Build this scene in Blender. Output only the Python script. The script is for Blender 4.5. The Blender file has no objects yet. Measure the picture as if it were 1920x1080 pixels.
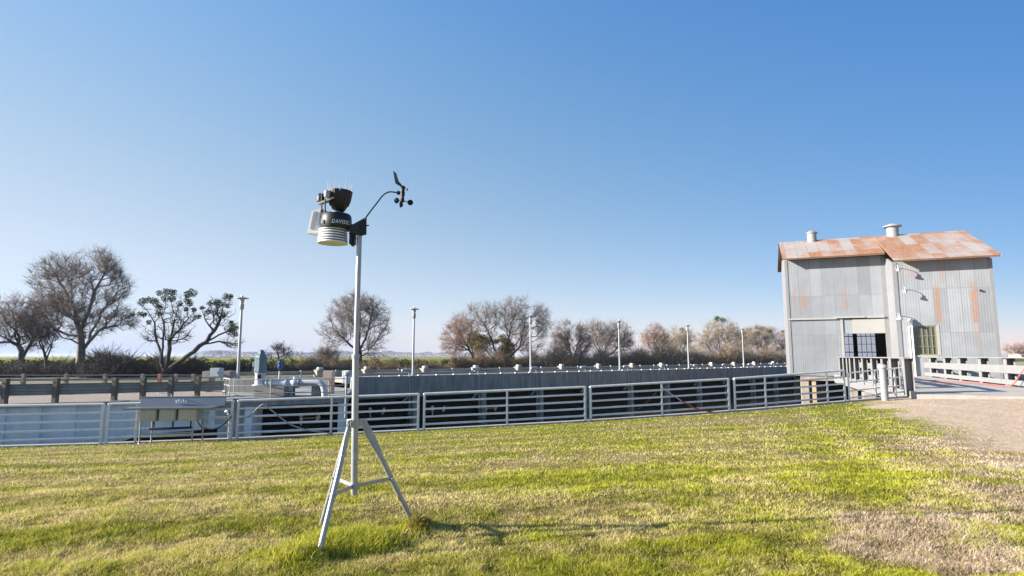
import bpy, bmesh, math, random
import numpy as np
from mathutils import Vector, Matrix

D = bpy.data
S = bpy.context.scene
COL = S.collection
R = math.radians
CZ = 1.25                      # lens height above the flat ground by the tripod
FPX = 1090.0                   # focal length in pixels of a 1920 px wide frame
TILT = math.atan(128 / FPX)
rng = np.random.default_rng(7)

# ------------------------------------------------------------------ helpers
def ray(px, py):
    dx, dy = (px - 960) / FPX, (540 - py) / FPX
    c, s = math.cos(TILT), math.sin(TILT)
    return Vector((dx, c - dy * s, s + dy * c))

def P(px, py, Y):
    r = ray(px, py)
    return Vector((r.x / r.y * Y, Y, CZ + r.z / r.y * Y))

def G(px, py, z):
    r = ray(px, py)
    k = (z - CZ) / r.z
    return Vector((r.x * k, r.y * k, z))

def tag(o, label=None, cat=None, group=None, kind=None):
    for k, v in (('label', label), ('category', cat), ('group', group), ('kind', kind)):
        if v: o[k] = v
    return o

def empty(name, loc=(0, 0, 0), rz=0.0, label=None, cat=None, group=None):
    o = D.objects.new(name, None)
    o.empty_display_size = 0.2
    COL.objects.link(o)
    o.location = loc
    o.rotation_euler = (0, 0, rz)
    return tag(o, label, cat, group)

def copy_tree(o, parent=None):
    c = o.copy(); COL.objects.link(c); c.parent = parent
    for ch in list(o.children): copy_tree(ch, c)
    return c

def basis(d):
    d = d.normalized()
    a = Vector((0, 0, 1)) if abs(d.z) < 0.9 else Vector((1, 0, 0))
    u = d.cross(a).normalized()
    return u, d.cross(u).normalized()

class MB:
    """collects shapes for one mesh object"""
    def __init__(self): self.v = []; self.f = []; self.sm = []
    def add(self, vs, fs, smooth=False):
        n = len(self.v)
        self.v += [tuple(x) for x in vs]
        self.f += [tuple(i + n for i in f) for f in fs]
        self.sm += [smooth] * len(fs)
        return self
    def box(self, a, b, M=None):
        x0, y0, z0 = a; x1, y1, z1 = b
        vs = [Vector(p) for p in ((x0,y0,z0),(x1,y0,z0),(x1,y1,z0),(x0,y1,z0),(x0,y0,z1),(x1,y0,z1),(x1,y1,z1),(x0,y1,z1))]
        if M is not None: vs = [M @ p for p in vs]
        return self.add(vs, [(0,3,2,1),(4,5,6,7),(0,1,5,4),(1,2,6,5),(2,3,7,6),(3,0,4,7)])
    def cbox(self, c, s, M=None):
        c = Vector(c); h = Vector(s) / 2
        return self.box(c - h, c + h, M)
    def bevbox(self, a, b, r=0.01, M=None):
        bm = bmesh.new()
        bmesh.ops.create_cube(bm, size=1)
        a = Vector(a); b = Vector(b)
        for v in bm.verts:
            v.co = Vector([(a[i] + b[i]) / 2 + v.co[i] * (b[i] - a[i]) for i in range(3)])
        bmesh.ops.bevel(bm, geom=bm.edges[:], offset=r, segments=2, affect='EDGES')
        bm.verts.index_update()
        vs = [(M @ v.co if M is not None else v.co.copy()) for v in bm.verts]
        fs = [[v.index for v in f.verts] for f in bm.faces]
        bm.free()
        return self.add(vs, fs)
    def tube(self, pts, r, n=8, caps=True, smooth=True):
        pts = [Vector(p) for p in pts]
        rs = r if isinstance(r, (list, tuple)) else [r] * len(pts)
        vs = []; prev = None
        for i, p in enumerate(pts):
            d = (pts[min(i+1, len(pts)-1)] - pts[max(i-1, 0)]).normalized()
            if prev is None: u, w = basis(d)
            else:
                u = (prev - d * prev.dot(d))
                u = u.normalized() if u.length > 1e-6 else basis(d)[0]
                w = d.cross(u).normalized()
            prev = u
            for k in range(n):
                a = 2 * math.pi * k / n
                vs.append(p + (u * math.cos(a) + w * math.sin(a)) * rs[i])
        fs = []
        for i in range(len(pts) - 1):
            for k in range(n):
                a = i * n + k; b = i * n + (k + 1) % n
                fs.append((a, b, b + n, a + n))
        self.add(vs, fs, smooth)
        if caps:
            m = len(self.v) - len(vs)
            self.f.append(tuple(m + k for k in range(n))[::-1]); self.sm.append(False)
            e = m + (len(pts) - 1) * n
            self.f.append(tuple(e + k for k in range(n))); self.sm.append(False)
        return self
    def lathe(self, prof, n=24, c=(0, 0, 0), M=None, smooth=True):
        vs = []
        for (r, z) in prof:
            for k in range(n):
                a = 2 * math.pi * k / n
                p = Vector((c[0] + r * math.cos(a), c[1] + r * math.sin(a), c[2] + z))
                vs.append(M @ p if M is not None else p)
        fs = []
        for i in range(len(prof) - 1):
            for k in range(n):
                a = i * n + k; b = i * n + (k + 1) % n
                fs.append((a, b, b + n, a + n))
        fs.append(tuple(range(n))[::-1])
        e = (len(prof) - 1) * n
        fs.append(tuple(e + k for k in range(n)))
        return self.add(vs, fs, smooth)
    def prism(self, poly, d, M=None):
        """polygon of 3-D points extruded by vector d"""
        n = len(poly); d = Vector(d)
        vs = [Vector(p) for p in poly] + [Vector(p) + d for p in poly]
        if M is not None: vs = [M @ p for p in vs]
        fs = [tuple(range(n)), tuple(range(2*n-1, n-1, -1))]
        fs += [(i, i+n, (i+1) % n + n, (i+1) % n) for i in range(n)]
        return self.add(vs, fs)
    def quad(self, *p): return self.add(p, [tuple(range(len(p)))])
    def build(self, name, m, parent=None, fix=True):
        me = D.meshes.new(name)
        me.from_pydata(self.v, [], self.f)
        me.polygons.foreach_set('use_smooth', self.sm)
        if fix:
            bm = bmesh.new(); bm.from_mesh(me)
            bmesh.ops.recalc_face_normals(bm, faces=bm.faces[:])
            bm.to_mesh(me); bm.free()
        me.materials.append(m)
        if any(self.sm):
            try: me.set_sharp_from_angle(angle=R(40))
            except Exception: pass
        o = D.objects.new(name, me); COL.objects.link(o)
        if parent is not None: o.parent = parent
        return o

def np_mesh(name, V, F, m, parent=None, cols=None, smooth=False):
    """V (n,3), F (k,3 or 4)"""
    me = D.meshes.new(name)
    V = np.asarray(V, dtype=np.float32); F = np.asarray(F, dtype=np.int32)
    k = F.shape[1]
    me.vertices.add(len(V)); me.vertices.foreach_set('co', V.ravel())
    me.loops.add(F.size); me.loops.foreach_set('vertex_index', F.ravel())
    me.polygons.add(len(F))
    me.polygons.foreach_set('loop_start', np.arange(0, F.size, k, dtype=np.int32))
    me.polygons.foreach_set('loop_total', np.full(len(F), k, dtype=np.int32))
    me.update(calc_edges=True)
    if smooth: me.polygons.foreach_set('use_smooth', np.ones(len(F), dtype=bool))
    if cols is not None:
        ca = me.color_attributes.new('kind_mix', 'FLOAT_COLOR', 'POINT')
        c4 = np.ones((len(V), 4), dtype=np.float32); c4[:, :cols.shape[1]] = cols
        ca.data.foreach_set('color', c4.ravel())
    me.materials.append(m)
    o = D.objects.new(name, me); COL.objects.link(o)
    if parent is not None: o.parent = parent
    return o

_perm = rng.random((256, 256))
def vnoise(x, y):
    x = np.asarray(x, float); y = np.asarray(y, float)
    xi = np.floor(x).astype(int); yi = np.floor(y).astype(int)
    fx = x - xi; fy = y - yi
    fx = fx*fx*(3-2*fx); fy = fy*fy*(3-2*fy)
    g = lambda a, b: _perm[a & 255, b & 255]
    return (g(xi,yi)*(1-fx)+g(xi+1,yi)*fx)*(1-fy) + (g(xi,yi+1)*(1-fx)+g(xi+1,yi+1)*fx)*fy
def fnoise(x, y, o=4):
    s = 0; a = 1; t = 0
    for i in range(o):
        s = s + a * vnoise(x * 2**i + 17*i, y * 2**i + 31*i); t += a; a *= .55
    return s / t
def sstep(a, b, x):
    t = np.clip((x - a) / (b - a), 0, 1); return t*t*(3-2*t)

# ------------------------------------------------------------------ materials
class NT:
    def __init__(self, name):
        self.m = D.materials.new(name); self.m.use_nodes = True
        self.t = self.m.node_tree; self.n = self.t.nodes
        self.b = self.n['Principled BSDF']; self.out = self.n['Material Output']
    def new(self, typ, **kw):
        x = self.n.new(typ)
        for k, v in kw.items(): setattr(x, k, v)
        return x
    def link(self, a, b): self.t.links.new(a, b)
    def val(self, sock, v):
        if hasattr(v, 'is_output'): self.link(v, sock)
        else: sock.default_value = v
    def math(self, op, a, b=0.0, c=0.0, clamp=False):
        x = self.new('ShaderNodeMath', operation=op); x.use_clamp = clamp
        self.val(x.inputs[0], a); self.val(x.inputs[1], b); self.val(x.inputs[2], c)
        return x.outputs[0]
    def coords(self, kind='Object', scale=(1, 1, 1)):
        tc = self.new('ShaderNodeTexCoord'); mp = self.new('ShaderNodeMapping')
        mp.inputs['Scale'].default_value = scale
        self.link(tc.outputs[kind], mp.inputs['Vector'])
        return mp.outputs[0]
    def sep(self, kind='Object'):
        tc = self.new('ShaderNodeTexCoord'); s = self.new('ShaderNodeSeparateXYZ')
        self.link(tc.outputs[kind], s.inputs[0]); return s.outputs
    def comb(self, x, y, z=0.0):
        c = self.new('ShaderNodeCombineXYZ')
        for i, v in enumerate((x, y, z)): self.val(c.inputs[i], v)
        return c.outputs[0]
    def noise(self, scale, detail=4, rough=.6, vec=None, kind='Object', vscale=(1, 1, 1)):
        x = self.new('ShaderNodeTexNoise')
        x.inputs['Scale'].default_value = scale; x.inputs['Detail'].default_value = detail
        x.inputs['Roughness'].default_value = rough
        self.link(vec if vec is not None else self.coords(kind, vscale), x.inputs['Vector'])
        return x.outputs[0]
    def ramp(self, fac, a, b, lo=0.0, hi=1.0):
        """map fac from [lo,hi] to [a,b]"""
        x = self.new('ShaderNodeMapRange')
        self.val(x.inputs[0], fac)
        x.inputs[1].default_value = lo; x.inputs[2].default_value = hi
        x.inputs[3].default_value = a; x.inputs[4].default_value = b
        return x.outputs[0]
    def mix(self, fac, a, b, blend='MIX'):
        x = self.new('ShaderNodeMix', data_type='RGBA', blend_type=blend)
        self.val(x.inputs[0], fac)
        for s, v in ((x.inputs[6], a), (x.inputs[7], b)):
            if hasattr(v, 'is_output'): self.link(v, s)
            else: s.default_value = (*v, 1) if len(v) == 3 else v
        return x.outputs[2]
    def bump(self, h, strength=.3, dist=.01, prev=None):
        x = self.new('ShaderNodeBump'); x.inputs['Strength'].default_value = strength
        x.inputs['Distance'].default_value = dist
        self.link(h, x.inputs['Height'])
        if prev is not None: self.link(prev, x.inputs['Normal'])
        self.link(x.outputs[0], self.b.inputs['Normal']); return x.outputs[0]

ALB = .80
def sc(c, k): return tuple(min(1, x * k) for x in c)

def mat(name, c, rough=.7, metal=0.0, var=.25, scale=6, bump=.15, c2=None, vs=(1, 1, 1), kind='Object', spec=None):
    n = NT(name)
    if not name.startswith('white'): c = sc(c, ALB)
    if c2: c2 = sc(c2, ALB)
    f = n.noise(scale, 6, .65, kind=kind, vscale=vs)
    f = n.ramp(f, 0, 1, .3, .7)
    col = n.mix(f, sc(c, 1 - var), c2 or sc(c, 1 + var))
    n.link(col, n.b.inputs['Base Color'])
    n.b.inputs['Roughness'].default_value = rough; n.b.inputs['Metallic'].default_value = metal
    if spec is not None: n.b.inputs['Specular IOR Level'].default_value = spec
    if bump:
        n.bump(n.noise(scale * 8, 4, .6, kind=kind, vscale=vs), bump, .01)
    return n.m

M_galv = mat('galvanised', (.46, .475, .485), .42, .45, .14, 22, .05)
M_pipe = mat('fence_paint', (.88, .88, .88), .5, .25, .10, 4, .05)
M_steel = mat('stainless', (.26, .27, .28), .38, .5, .12, 5, .03, vs=(1, 1, 6))
M_basin = mat('basin_steel', (.52, .49, .40), .45, .3, .10, 5, .03)
M_black = mat('black_plastic', (.010, .011, .013), .5, 0, .3, 30, .04)
M_blackm = mat('black_rubber', (.012, .012, .013), .6, 0, .3, 30, .04)
M_white = mat('white_plastic', (.86, .86, .85), .4, 0, .04, 10, .02)
M_shieldu = mat('cream_underside', (.72, .66, .42), .5, 0, .05, 10, .02)
n = NT('clear_spike'); n.b.inputs['Base Color'].default_value = (.45, .40, .43, 1); n.b.inputs['Roughness'].default_value = .6
tr_ = n.new('ShaderNodeBsdfTransparent'); mx_ = n.new('ShaderNodeMixShader'); mx_.inputs[0].default_value = .12
n.link(n.b.outputs[0], mx_.inputs[1]); n.link(tr_.outputs[0], mx_.inputs[2]); n.link(mx_.outputs[0], n.out.inputs['Surface'])
M_clear = n.m
M_grey = mat('grey_plastic', (.45, .44, .43), .5, 0, .15, 10, .02)
M_red = mat('red_hose', (.62, .035, .03), .5, 0, .15, 10, .02)
M_pink = mat('pink_hose', (.75, .16, .14), .5, 0, .1, 10, .02)
M_rustp = mat('rusty_plate', (.22, .12, .07), .8, .1, .3, 12, .2)
M_motor = mat('motor_paint', (.17, .25, .27), .5, .1, .12, 8, .05)
M_blue = mat('valve_blue', (.03, .12, .30), .45, 0, .2, 10, .05)
M_pump = mat('pump_paint', (.60, .63, .67), .5, .05, .10, 6, .05)
M_tan = mat('tan_cabinet', (.56, .44, .35), .6, 0, .06, 5, .03)
M_cab = mat('grey_cabinet', (.48, .54, .57), .55, .1, .06, 5, .03)
M_orange = mat('orange_marker', (.62, .22, .12), .6, 0, .1, 10, .05)
M_post = mat('bollard_paint', (.36, .37, .38), .6, .1, .12, 6, .05)
M_corner = mat('corner_metal', (.30, .305, .315), .7, .1, .08, 3, .1)
M_lamp = mat('lamp_enamel', (.58, .59, .61), .4, .1, .05, 8, .02)
M_brass = mat('weathered_brass', (.75, .55, .30), .5, .2, .2, 8, .05)
M_timber = mat('weathered_post', (.17, .155, .115), .9, 0, .3, 5, .5, vs=(3, 3, .5))
M_rail = mat('guard_rail_steel', (.34, .345, .31), .5, .25, .15, 3, .05)
M_wboard = mat('painted_board', (.31, .31, .31), .75, 0, .12, 3, .2, vs=(2, 2, 2))
M_trim = mat('cream_trim', (.46, .445, .415), .7, 0, .06, 3, .1)
M_dark = mat('dark_interior', (.010, .009, .008), .95, 0, .3, 3, .1, spec=.1)  # near-black colour carries the shade of bays, undersides and barn inside
M_mistle = mat('mistletoe_leaf', (.055, .095, .040), .6, 0, .45, 2, 0)
M_mistley = mat('mistletoe_gold', (.30, .24, .03), .6, 0, .4, 2, 0)

def concrete(name, c, stain=.5, vs=(1.4, 1.4, .22), rough=.9):
    n = NT(name); c = sc(c, ALB)
    a = n.ramp(n.noise(1.2, 8, .65), 0, 1, .3, .7)
    s = n.ramp(n.noise(1.8, 7, .75, vscale=vs), 0, 1, .40, .64)
    col = n.mix(a, sc(c, .85), sc(c, 1.12))
    col = n.mix(n.math('MULTIPLY', s, stain), col, sc(c, .38))
    n.link(col, n.b.inputs['Base Color']); n.b.inputs['Roughness'].default_value = rough
    n.bump(n.noise(30, 5, .6), .25, .01)
    return n.m
M_conc = concrete('channel_concrete', (.42, .41, .36), .7)
n = NT('blue_sheet_wall')
f = n.ramp(n.noise(1.5, 5, .6, vscale=(1, 1, .10)), 0, 1, .36, .64)
col = n.mix(f, (.74, .76, .70), (.93, .91, .83))
sp = n.ramp(n.noise(7, 5, .7, vscale=(1, 1, .5)), 0, 1, .60, .70)
col = n.mix(n.math('MULTIPLY', sp, .35), col, (.30, .30, .28))
zz = n.sep()[2]
wln = n.math('MULTIPLY', n.ramp(zz, 1, 0, .15, 1.0), n.ramp(n.noise(2.5, 6, .7), 0, 1, .42, .60))
col = n.mix(n.math('MULTIPLY', wln, .7), col, (.14, .11, .08))
n.link(col, n.b.inputs['Base Color']); n.b.inputs['Roughness'].default_value = .7
n.bump(n.noise(20, 5, .6), .2, .01)
M_sheet = n.m
M_conc2 = concrete('pale_concrete', (.42, .37, .32), .35)
M_kerb = concrete('kerb_concrete', (.50, .46, .42), .35, (1, 1, 1))
M_deck = concrete('deck_concrete', (.56, .51, .45), .3, (.5, .5, 1))
M_dkconc = concrete('wet_concrete', (.10, .105, .10), .6)
M_pier = concrete('pale_pier', (.48, .41, .34), .5)

# corrugated sheets: x along the wall, z up (facade) or y down the slope (roof)
def corr(name, c, rust=0.0, streaks=(), roof=False, dirt=.25):
    n = NT(name); c = sc(c, ALB)
    s = n.sep()
    x, y, z = s
    v = n.comb(x, y if roof else z)
    br = n.new('ShaderNodeTexBrick', offset=0.0 if not roof else .0, offset_frequency=1)
    n.link(v, br.inputs['Vector'])
    br.inputs['Scale'].default_value = 1.0
    br.inputs['Brick Width'].default_value = .66
    br.inputs['Row Height'].default_value = 2.45 if not roof else 2.1
    br.inputs['Mortar Size'].default_value = .012 if not roof else .02
    br.inputs['Color1'].default_value = (0, 0, 0, 1); br.inputs['Color2'].default_value = (1, 1, 1, 1)
    br.inputs['Mortar'].default_value = (.5, .5, .5, 1)
    tone = n.ramp(br.outputs['Color'], .84, 1.10)
    cloud = n.ramp(n.noise(.8, 6, .6), .88, 1.1, .3, .7)
    col = n.mix(1.0, c, n.comb(n.math('MULTIPLY', tone, cloud), n.math('MULTIPLY', tone, cloud), n.math('MULTIPLY', tone, cloud)), 'MULTIPLY')
    col = n.mix(n.math('MULTIPLY', br.outputs['Fac'], .45), col, sc(c, .35))
    st = n.ramp(n.noise(2.0, 6, .7, vscale=(3, 3, .25) if not roof else (3, .3, .3)), 0, dirt, .5, .75)
    col = n.mix(st, col, sc(c, .45))
    wx = n.math('SINE', n.math('MULTIPLY', x, 2 * math.pi / .125))
    col = n.mix(n.ramp(wx, 0, .07, -1, 1), col, sc(c, .4))  # rib shading put into the colour along the corrugation wave
    mask = None
    fine = n.noise(5, 8, .72, vscale=(2, 2, .6) if not roof else (2, .7, 1))
    if rust:
        big = n.noise(.75, 5, .6)
        k = n.math('ADD', n.math('MULTIPLY', big, .55), n.math('ADD', n.math('MULTIPLY', br.outputs['Color'], .30), n.math('MULTIPLY', fine, .35)))
        mask = n.ramp(k, 0, 1, 1.0 - rust - .06, 1.0 - rust + .12)
        mask = n.math('MINIMUM', n.math('MAXIMUM', mask, 0), 1)
    for (x0, w, z0, z1, amt) in streaks:
        dx = n.math('ABSOLUTE', n.math('SUBTRACT', x, x0))
        m1 = n.ramp(n.math('ADD', dx, n.ramp(fine, w*.45, -w*.45, .3, .7)), 1, 0, w * .45, w * 1.05)
        m2 = n.math('MULTIPLY', n.ramp(z, 0, 1, z0 - .05, z0 + .05), n.ramp(z, 1, 0, z1 - .5, z1 + .3))
        m = n.math('MULTIPLY', n.math('MULTIPLY', m1, m2), n.ramp(fine, .1, 1, .36, .58))
        m = n.math('MULTIPLY', m, amt)
        mask = m if mask is None else n.math('MAXIMUM', mask, m)
    if mask is not None:
        rc = n.mix(n.ramp(fine, 0, 1, .35, .65), (.24, .085, .032), (.42, .24, .135))
        col = n.mix(mask, col, rc)
    n.link(col, n.b.inputs['Base Color'])
    n.b.inputs['Roughness'].default_value = .7; n.b.inputs['Metallic'].default_value = 0
    n.bump(wx, .16, .012)
    return n.m

# ground and grass share one colour recipe: attribute r = green..straw, g = bare dirt, b = light/dark tone
def grass_cols(n):
    at = n.new('ShaderNodeAttribute', attribute_name='kind_mix')
    s = n.new('ShaderNodeSeparateColor'); n.link(at.outputs['Color'], s.inputs[0])
    return s.outputs
def ground_mat():
    n = NT('lawn_soil')
    r, g, b = grass_cols(n)[:3]
    f = n.noise(40, 6, .75); f2 = n.noise(5, 6, .7)
    green = n.mix(n.ramp(f, 0, 1, .35, .65), (.08, .085, .010), (.22, .23, .03))
    straw = n.mix(n.ramp(f, 0, 1, .35, .65), (.11, .08, .035), (.34, .27, .13))
    col = n.mix(r, green, straw)
    dirt = n.mix(n.ramp(n.noise(14, 8, .8), 0, 1, .35, .68), (.36, .265, .18), (.74, .58, .43))
    dirt = n.mix(n.ramp(f2, 0, .35, .45, .7), dirt, (.34, .26, .185))
    col = n.mix(g, col, dirt)
    n.link(col, n.b.inputs['Base Color']); n.b.inputs['Roughness'].default_value = .95
    n.b.inputs['Specular IOR Level'].default_value = .1
    n.bump(n.noise(60, 6, .8), .9, .02)
    return n.m
def blade_mat(name):
    n = NT(name)
    r, g, b = grass_cols(n)[:3]
    green = n.mix(b, (.14, .155, .004), (.58, .58, .030))
    straw = n.mix(b, (.32, .24, .08), (.82, .69, .32))
    col = n.mix(r, green, straw)
    col = n.mix(n.math('MULTIPLY', g, r), col, n.mix(b, (.36, .25, .16), (.80, .64, .50)))
    n.link(col, n.b.inputs['Base Color']); n.b.inputs['Roughness'].default_value = .6
    n.b.inputs['Specular IOR Level'].default_value = .25
    tr = n.new('ShaderNodeBsdfTranslucent'); n.link(col, tr.inputs['Color'])
    mx = n.new('ShaderNodeMixShader'); mx.inputs[0].default_value = .35
    n.link(n.b.outputs[0], mx.inputs[1]); n.link(tr.outputs[0], mx.inputs[2])
    n.link(mx.outputs[0], n.out.inputs['Surface'])
    return n.m
M_ground = ground_mat(); M_blade = blade_mat('grass_blade')

# ------------------------------------------------------------------ world, sun, camera
SUN_EL = 19.0
SUN_DIR = Vector((-.99, -.12, 0)).normalized()          # horizontal direction towards the sun
w = D.worlds.new('World'); S.world = w; w.use_nodes = True
wn = w.node_tree.nodes; wl = w.node_tree.links
bg = wn['Background']
sky = wn.new('ShaderNodeTexSky'); sky.sky_type = 'NISHITA'; sky.sun_disc = False
sky.sun_elevation = R(SUN_EL)
sky.sun_rotation = math.atan2(SUN_DIR.x, SUN_DIR.y)
sky.altitude = 0; sky.air_density = 1.0; sky.dust_density = .2; sky.ozone_density = 2.0
# clear winter air: colour balance of the sky by height above the horizon and bearing from the sun
def wm(op, a, b=0.0):
    x = wn.new('ShaderNodeMath'); x.operation = op
    for i, v in enumerate((a, b)):
        if hasattr(v, 'is_output'): wl.new(v, x.inputs[i])
        else: x.inputs[i].default_value = v
    return x.outputs[0]
wtc = wn.new('ShaderNodeTexCoord'); wsp = wn.new('ShaderNodeSeparateXYZ'); wl.new(wtc.outputs['Generated'], wsp.inputs[0])
wx_ = wsp.outputs[0]; wz_ = wm('MINIMUM', wm('MAXIMUM', wsp.outputs[2], 0.0), .60)
wfeat = [1.0, wx_, wm('MULTIPLY', wx_, wx_), wz_, wm('MULTIPLY', wz_, wz_), wm('SQRT', wz_), wm('POWER', math.e, wm('MULTIPLY', wz_, -12.0))]
wfeat.append(wm('MULTIPLY', wx_, wfeat[-1]))
wco = [[-0.8338, -0.8837, -0.9008, -1.5972, -0.7218, 2.0491, 0.0775, 1.3627], [-0.8201, -0.44, -0.7353, 1.1168, -1.2519, 0.7037, 0.2185, 0.4879], [-0.2411, -0.1147, -0.5857, 3.516, -1.0171, -1.7019, 0.4658, -0.1991]]
wcb = wn.new('ShaderNodeCombineXYZ')
for i, cf in enumerate(wco):
    acc = cf[0]
    for f_, k_ in zip(wfeat[1:], cf[1:]): acc = wm('ADD', acc, wm('MULTIPLY', f_, k_))
    wl.new(wm('POWER', math.e, acc), wcb.inputs[i])
wmx = wn.new('ShaderNodeMix'); wmx.data_type = 'RGBA'; wmx.blend_type = 'MULTIPLY'; wmx.inputs[0].default_value = 1
wl.new(sky.outputs[0], wmx.inputs[6]); wl.new(wcb.outputs[0], wmx.inputs[7])
wl.new(wmx.outputs[2], bg.inputs[0]); bg.inputs[1].default_value = .100
sl = D.lights.new('sun', 'SUN'); sl.energy = 5.0; sl.angle = R(.5); sl.color = (1, .93, .83)
so = D.objects.new('sun', sl); COL.objects.link(so)
sd = SUN_DIR * math.cos(R(SUN_EL)) + Vector((0, 0, math.sin(R(SUN_EL))))
so.rotation_euler = (-sd).to_track_quat('-Z', 'Y').to_euler()
so.location = (-20, -10, 20)

cam = D.cameras.new('camera'); cam.lens = FPX / 1920 * 36; cam.sensor_width = 36
cam.clip_start = .05; cam.clip_end = 9000
co = D.objects.new('camera', cam); COL.objects.link(co)
co.location = (0, 0, CZ); co.rotation_euler = (R(90) + TILT, 0, 0)
S.camera = co
S.view_settings.view_transform = 'Standard'; S.view_settings.look = 'None'
S.view_settings.exposure = 1.33; S.view_settings.gamma = 1

# ------------------------------------------------------------------ frames of reference
# pipe fence line
F0 = Vector((-7.35, 15.7)); FD = Vector((.982, .188)).normalized(); FN = Vector((FD.y, -FD.x))  # FN towards the lens
def fzb(s): return np.interp(s, [-60, -14, -3, 0, 4.9, 9.8, 14.6, 20, 22.5], [-1.1, -1.02, -.98, -.94, -.82, -.67, -.46, -.14, -.02])
def FP(s, d=0.0, z=None):
    p = F0 + FD * s + FN * d
    return Vector((p.x, p.y, float(fzb(s)) if z is None else z))
def s_of_px(px):
    t = (px - 450) / (389.5 - .0586 * px)
    return t * 4.88
# screen structure frame (local x along, y away, z = world)
E_AZ = math.atan2(.652, .758)
L0 = P(447, 712, 27.0); L0.z = 0
def EP(x, y, z=0.0):
    c, s = math.cos(E_AZ), math.sin(E_AZ)
    return Vector((L0.x + x*c - y*s, L0.y + x*s + y*c, z))
# barn / bridge frame
B_RZ = R(-22)
BU = Vector((math.cos(B_RZ), math.sin(B_RZ))); BM = Vector((-math.sin(B_RZ), math.cos(B_RZ)))
def BP(u, m, z=0.0):
    p = BU * u + BM * m
    return Vector((p.x, p.y, z))
def b_uz(px, py, m):
    r = ray(px, py); k = m / (r.x * BM.x + r.y * BM.y)
    return (r.x * BU.x + r.y * BU.y) * k, CZ + r.z * k

# ------------------------------------------------------------------ lawn sheet
def gh(X, Y):
    """ground height"""
    px = X - F0.x; py = Y - F0.y
    s = px * FD.x + py * FD.y; d = px * FN.x + py * FN.y
    zb = fzb(s)
    t = np.clip(d / 11.5, 0, 1)
    k = t + .10 * np.sin(2 * np.pi * t) * -1 * 0
    z = zb * (1 - k)
    z = z + (fnoise(X * .5 + 9, Y * .5, 3) - .5) * .10 * sstep(.3, 2, d)
    z = z + (fnoise(X * 3.1, Y * 3.1, 3) - .5) * .035 * sstep(.3, 1, d)
    # mounds of uncut turf at the tripod feet
    for (fx, fy, h, rr) in ((-.70, 4.40, .06, .13), (-1.30, 3.76, .05, .16)):
        z = z + h * np.exp(-((X - fx)**2 + (Y - fy)**2) / rr**2)
    return z
def gz(x, y): return float(gh(np.array([x]), np.array([y]))[0])

def stripe(X, Y):
    """mower stripes: along the fence on the left, fanning to the bridge on the right"""
    px = X - F0.x; py = Y - F0.y
    d = px * FN.x + py * FN.y; u = X * BU.x + Y * BU.y
    w = fnoise(X * .35 + 3, Y * .35 + 9, 3) - .5
    a = np.sin(d * 4.6 + w * 3.0); b = np.sin(u * 5.2 + w * 2.2)
    k = sstep(-.8, 2.0, u)
    return np.clip((a * (1 - k) * .8 + b * k) * 1.6, -1, 1)

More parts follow.
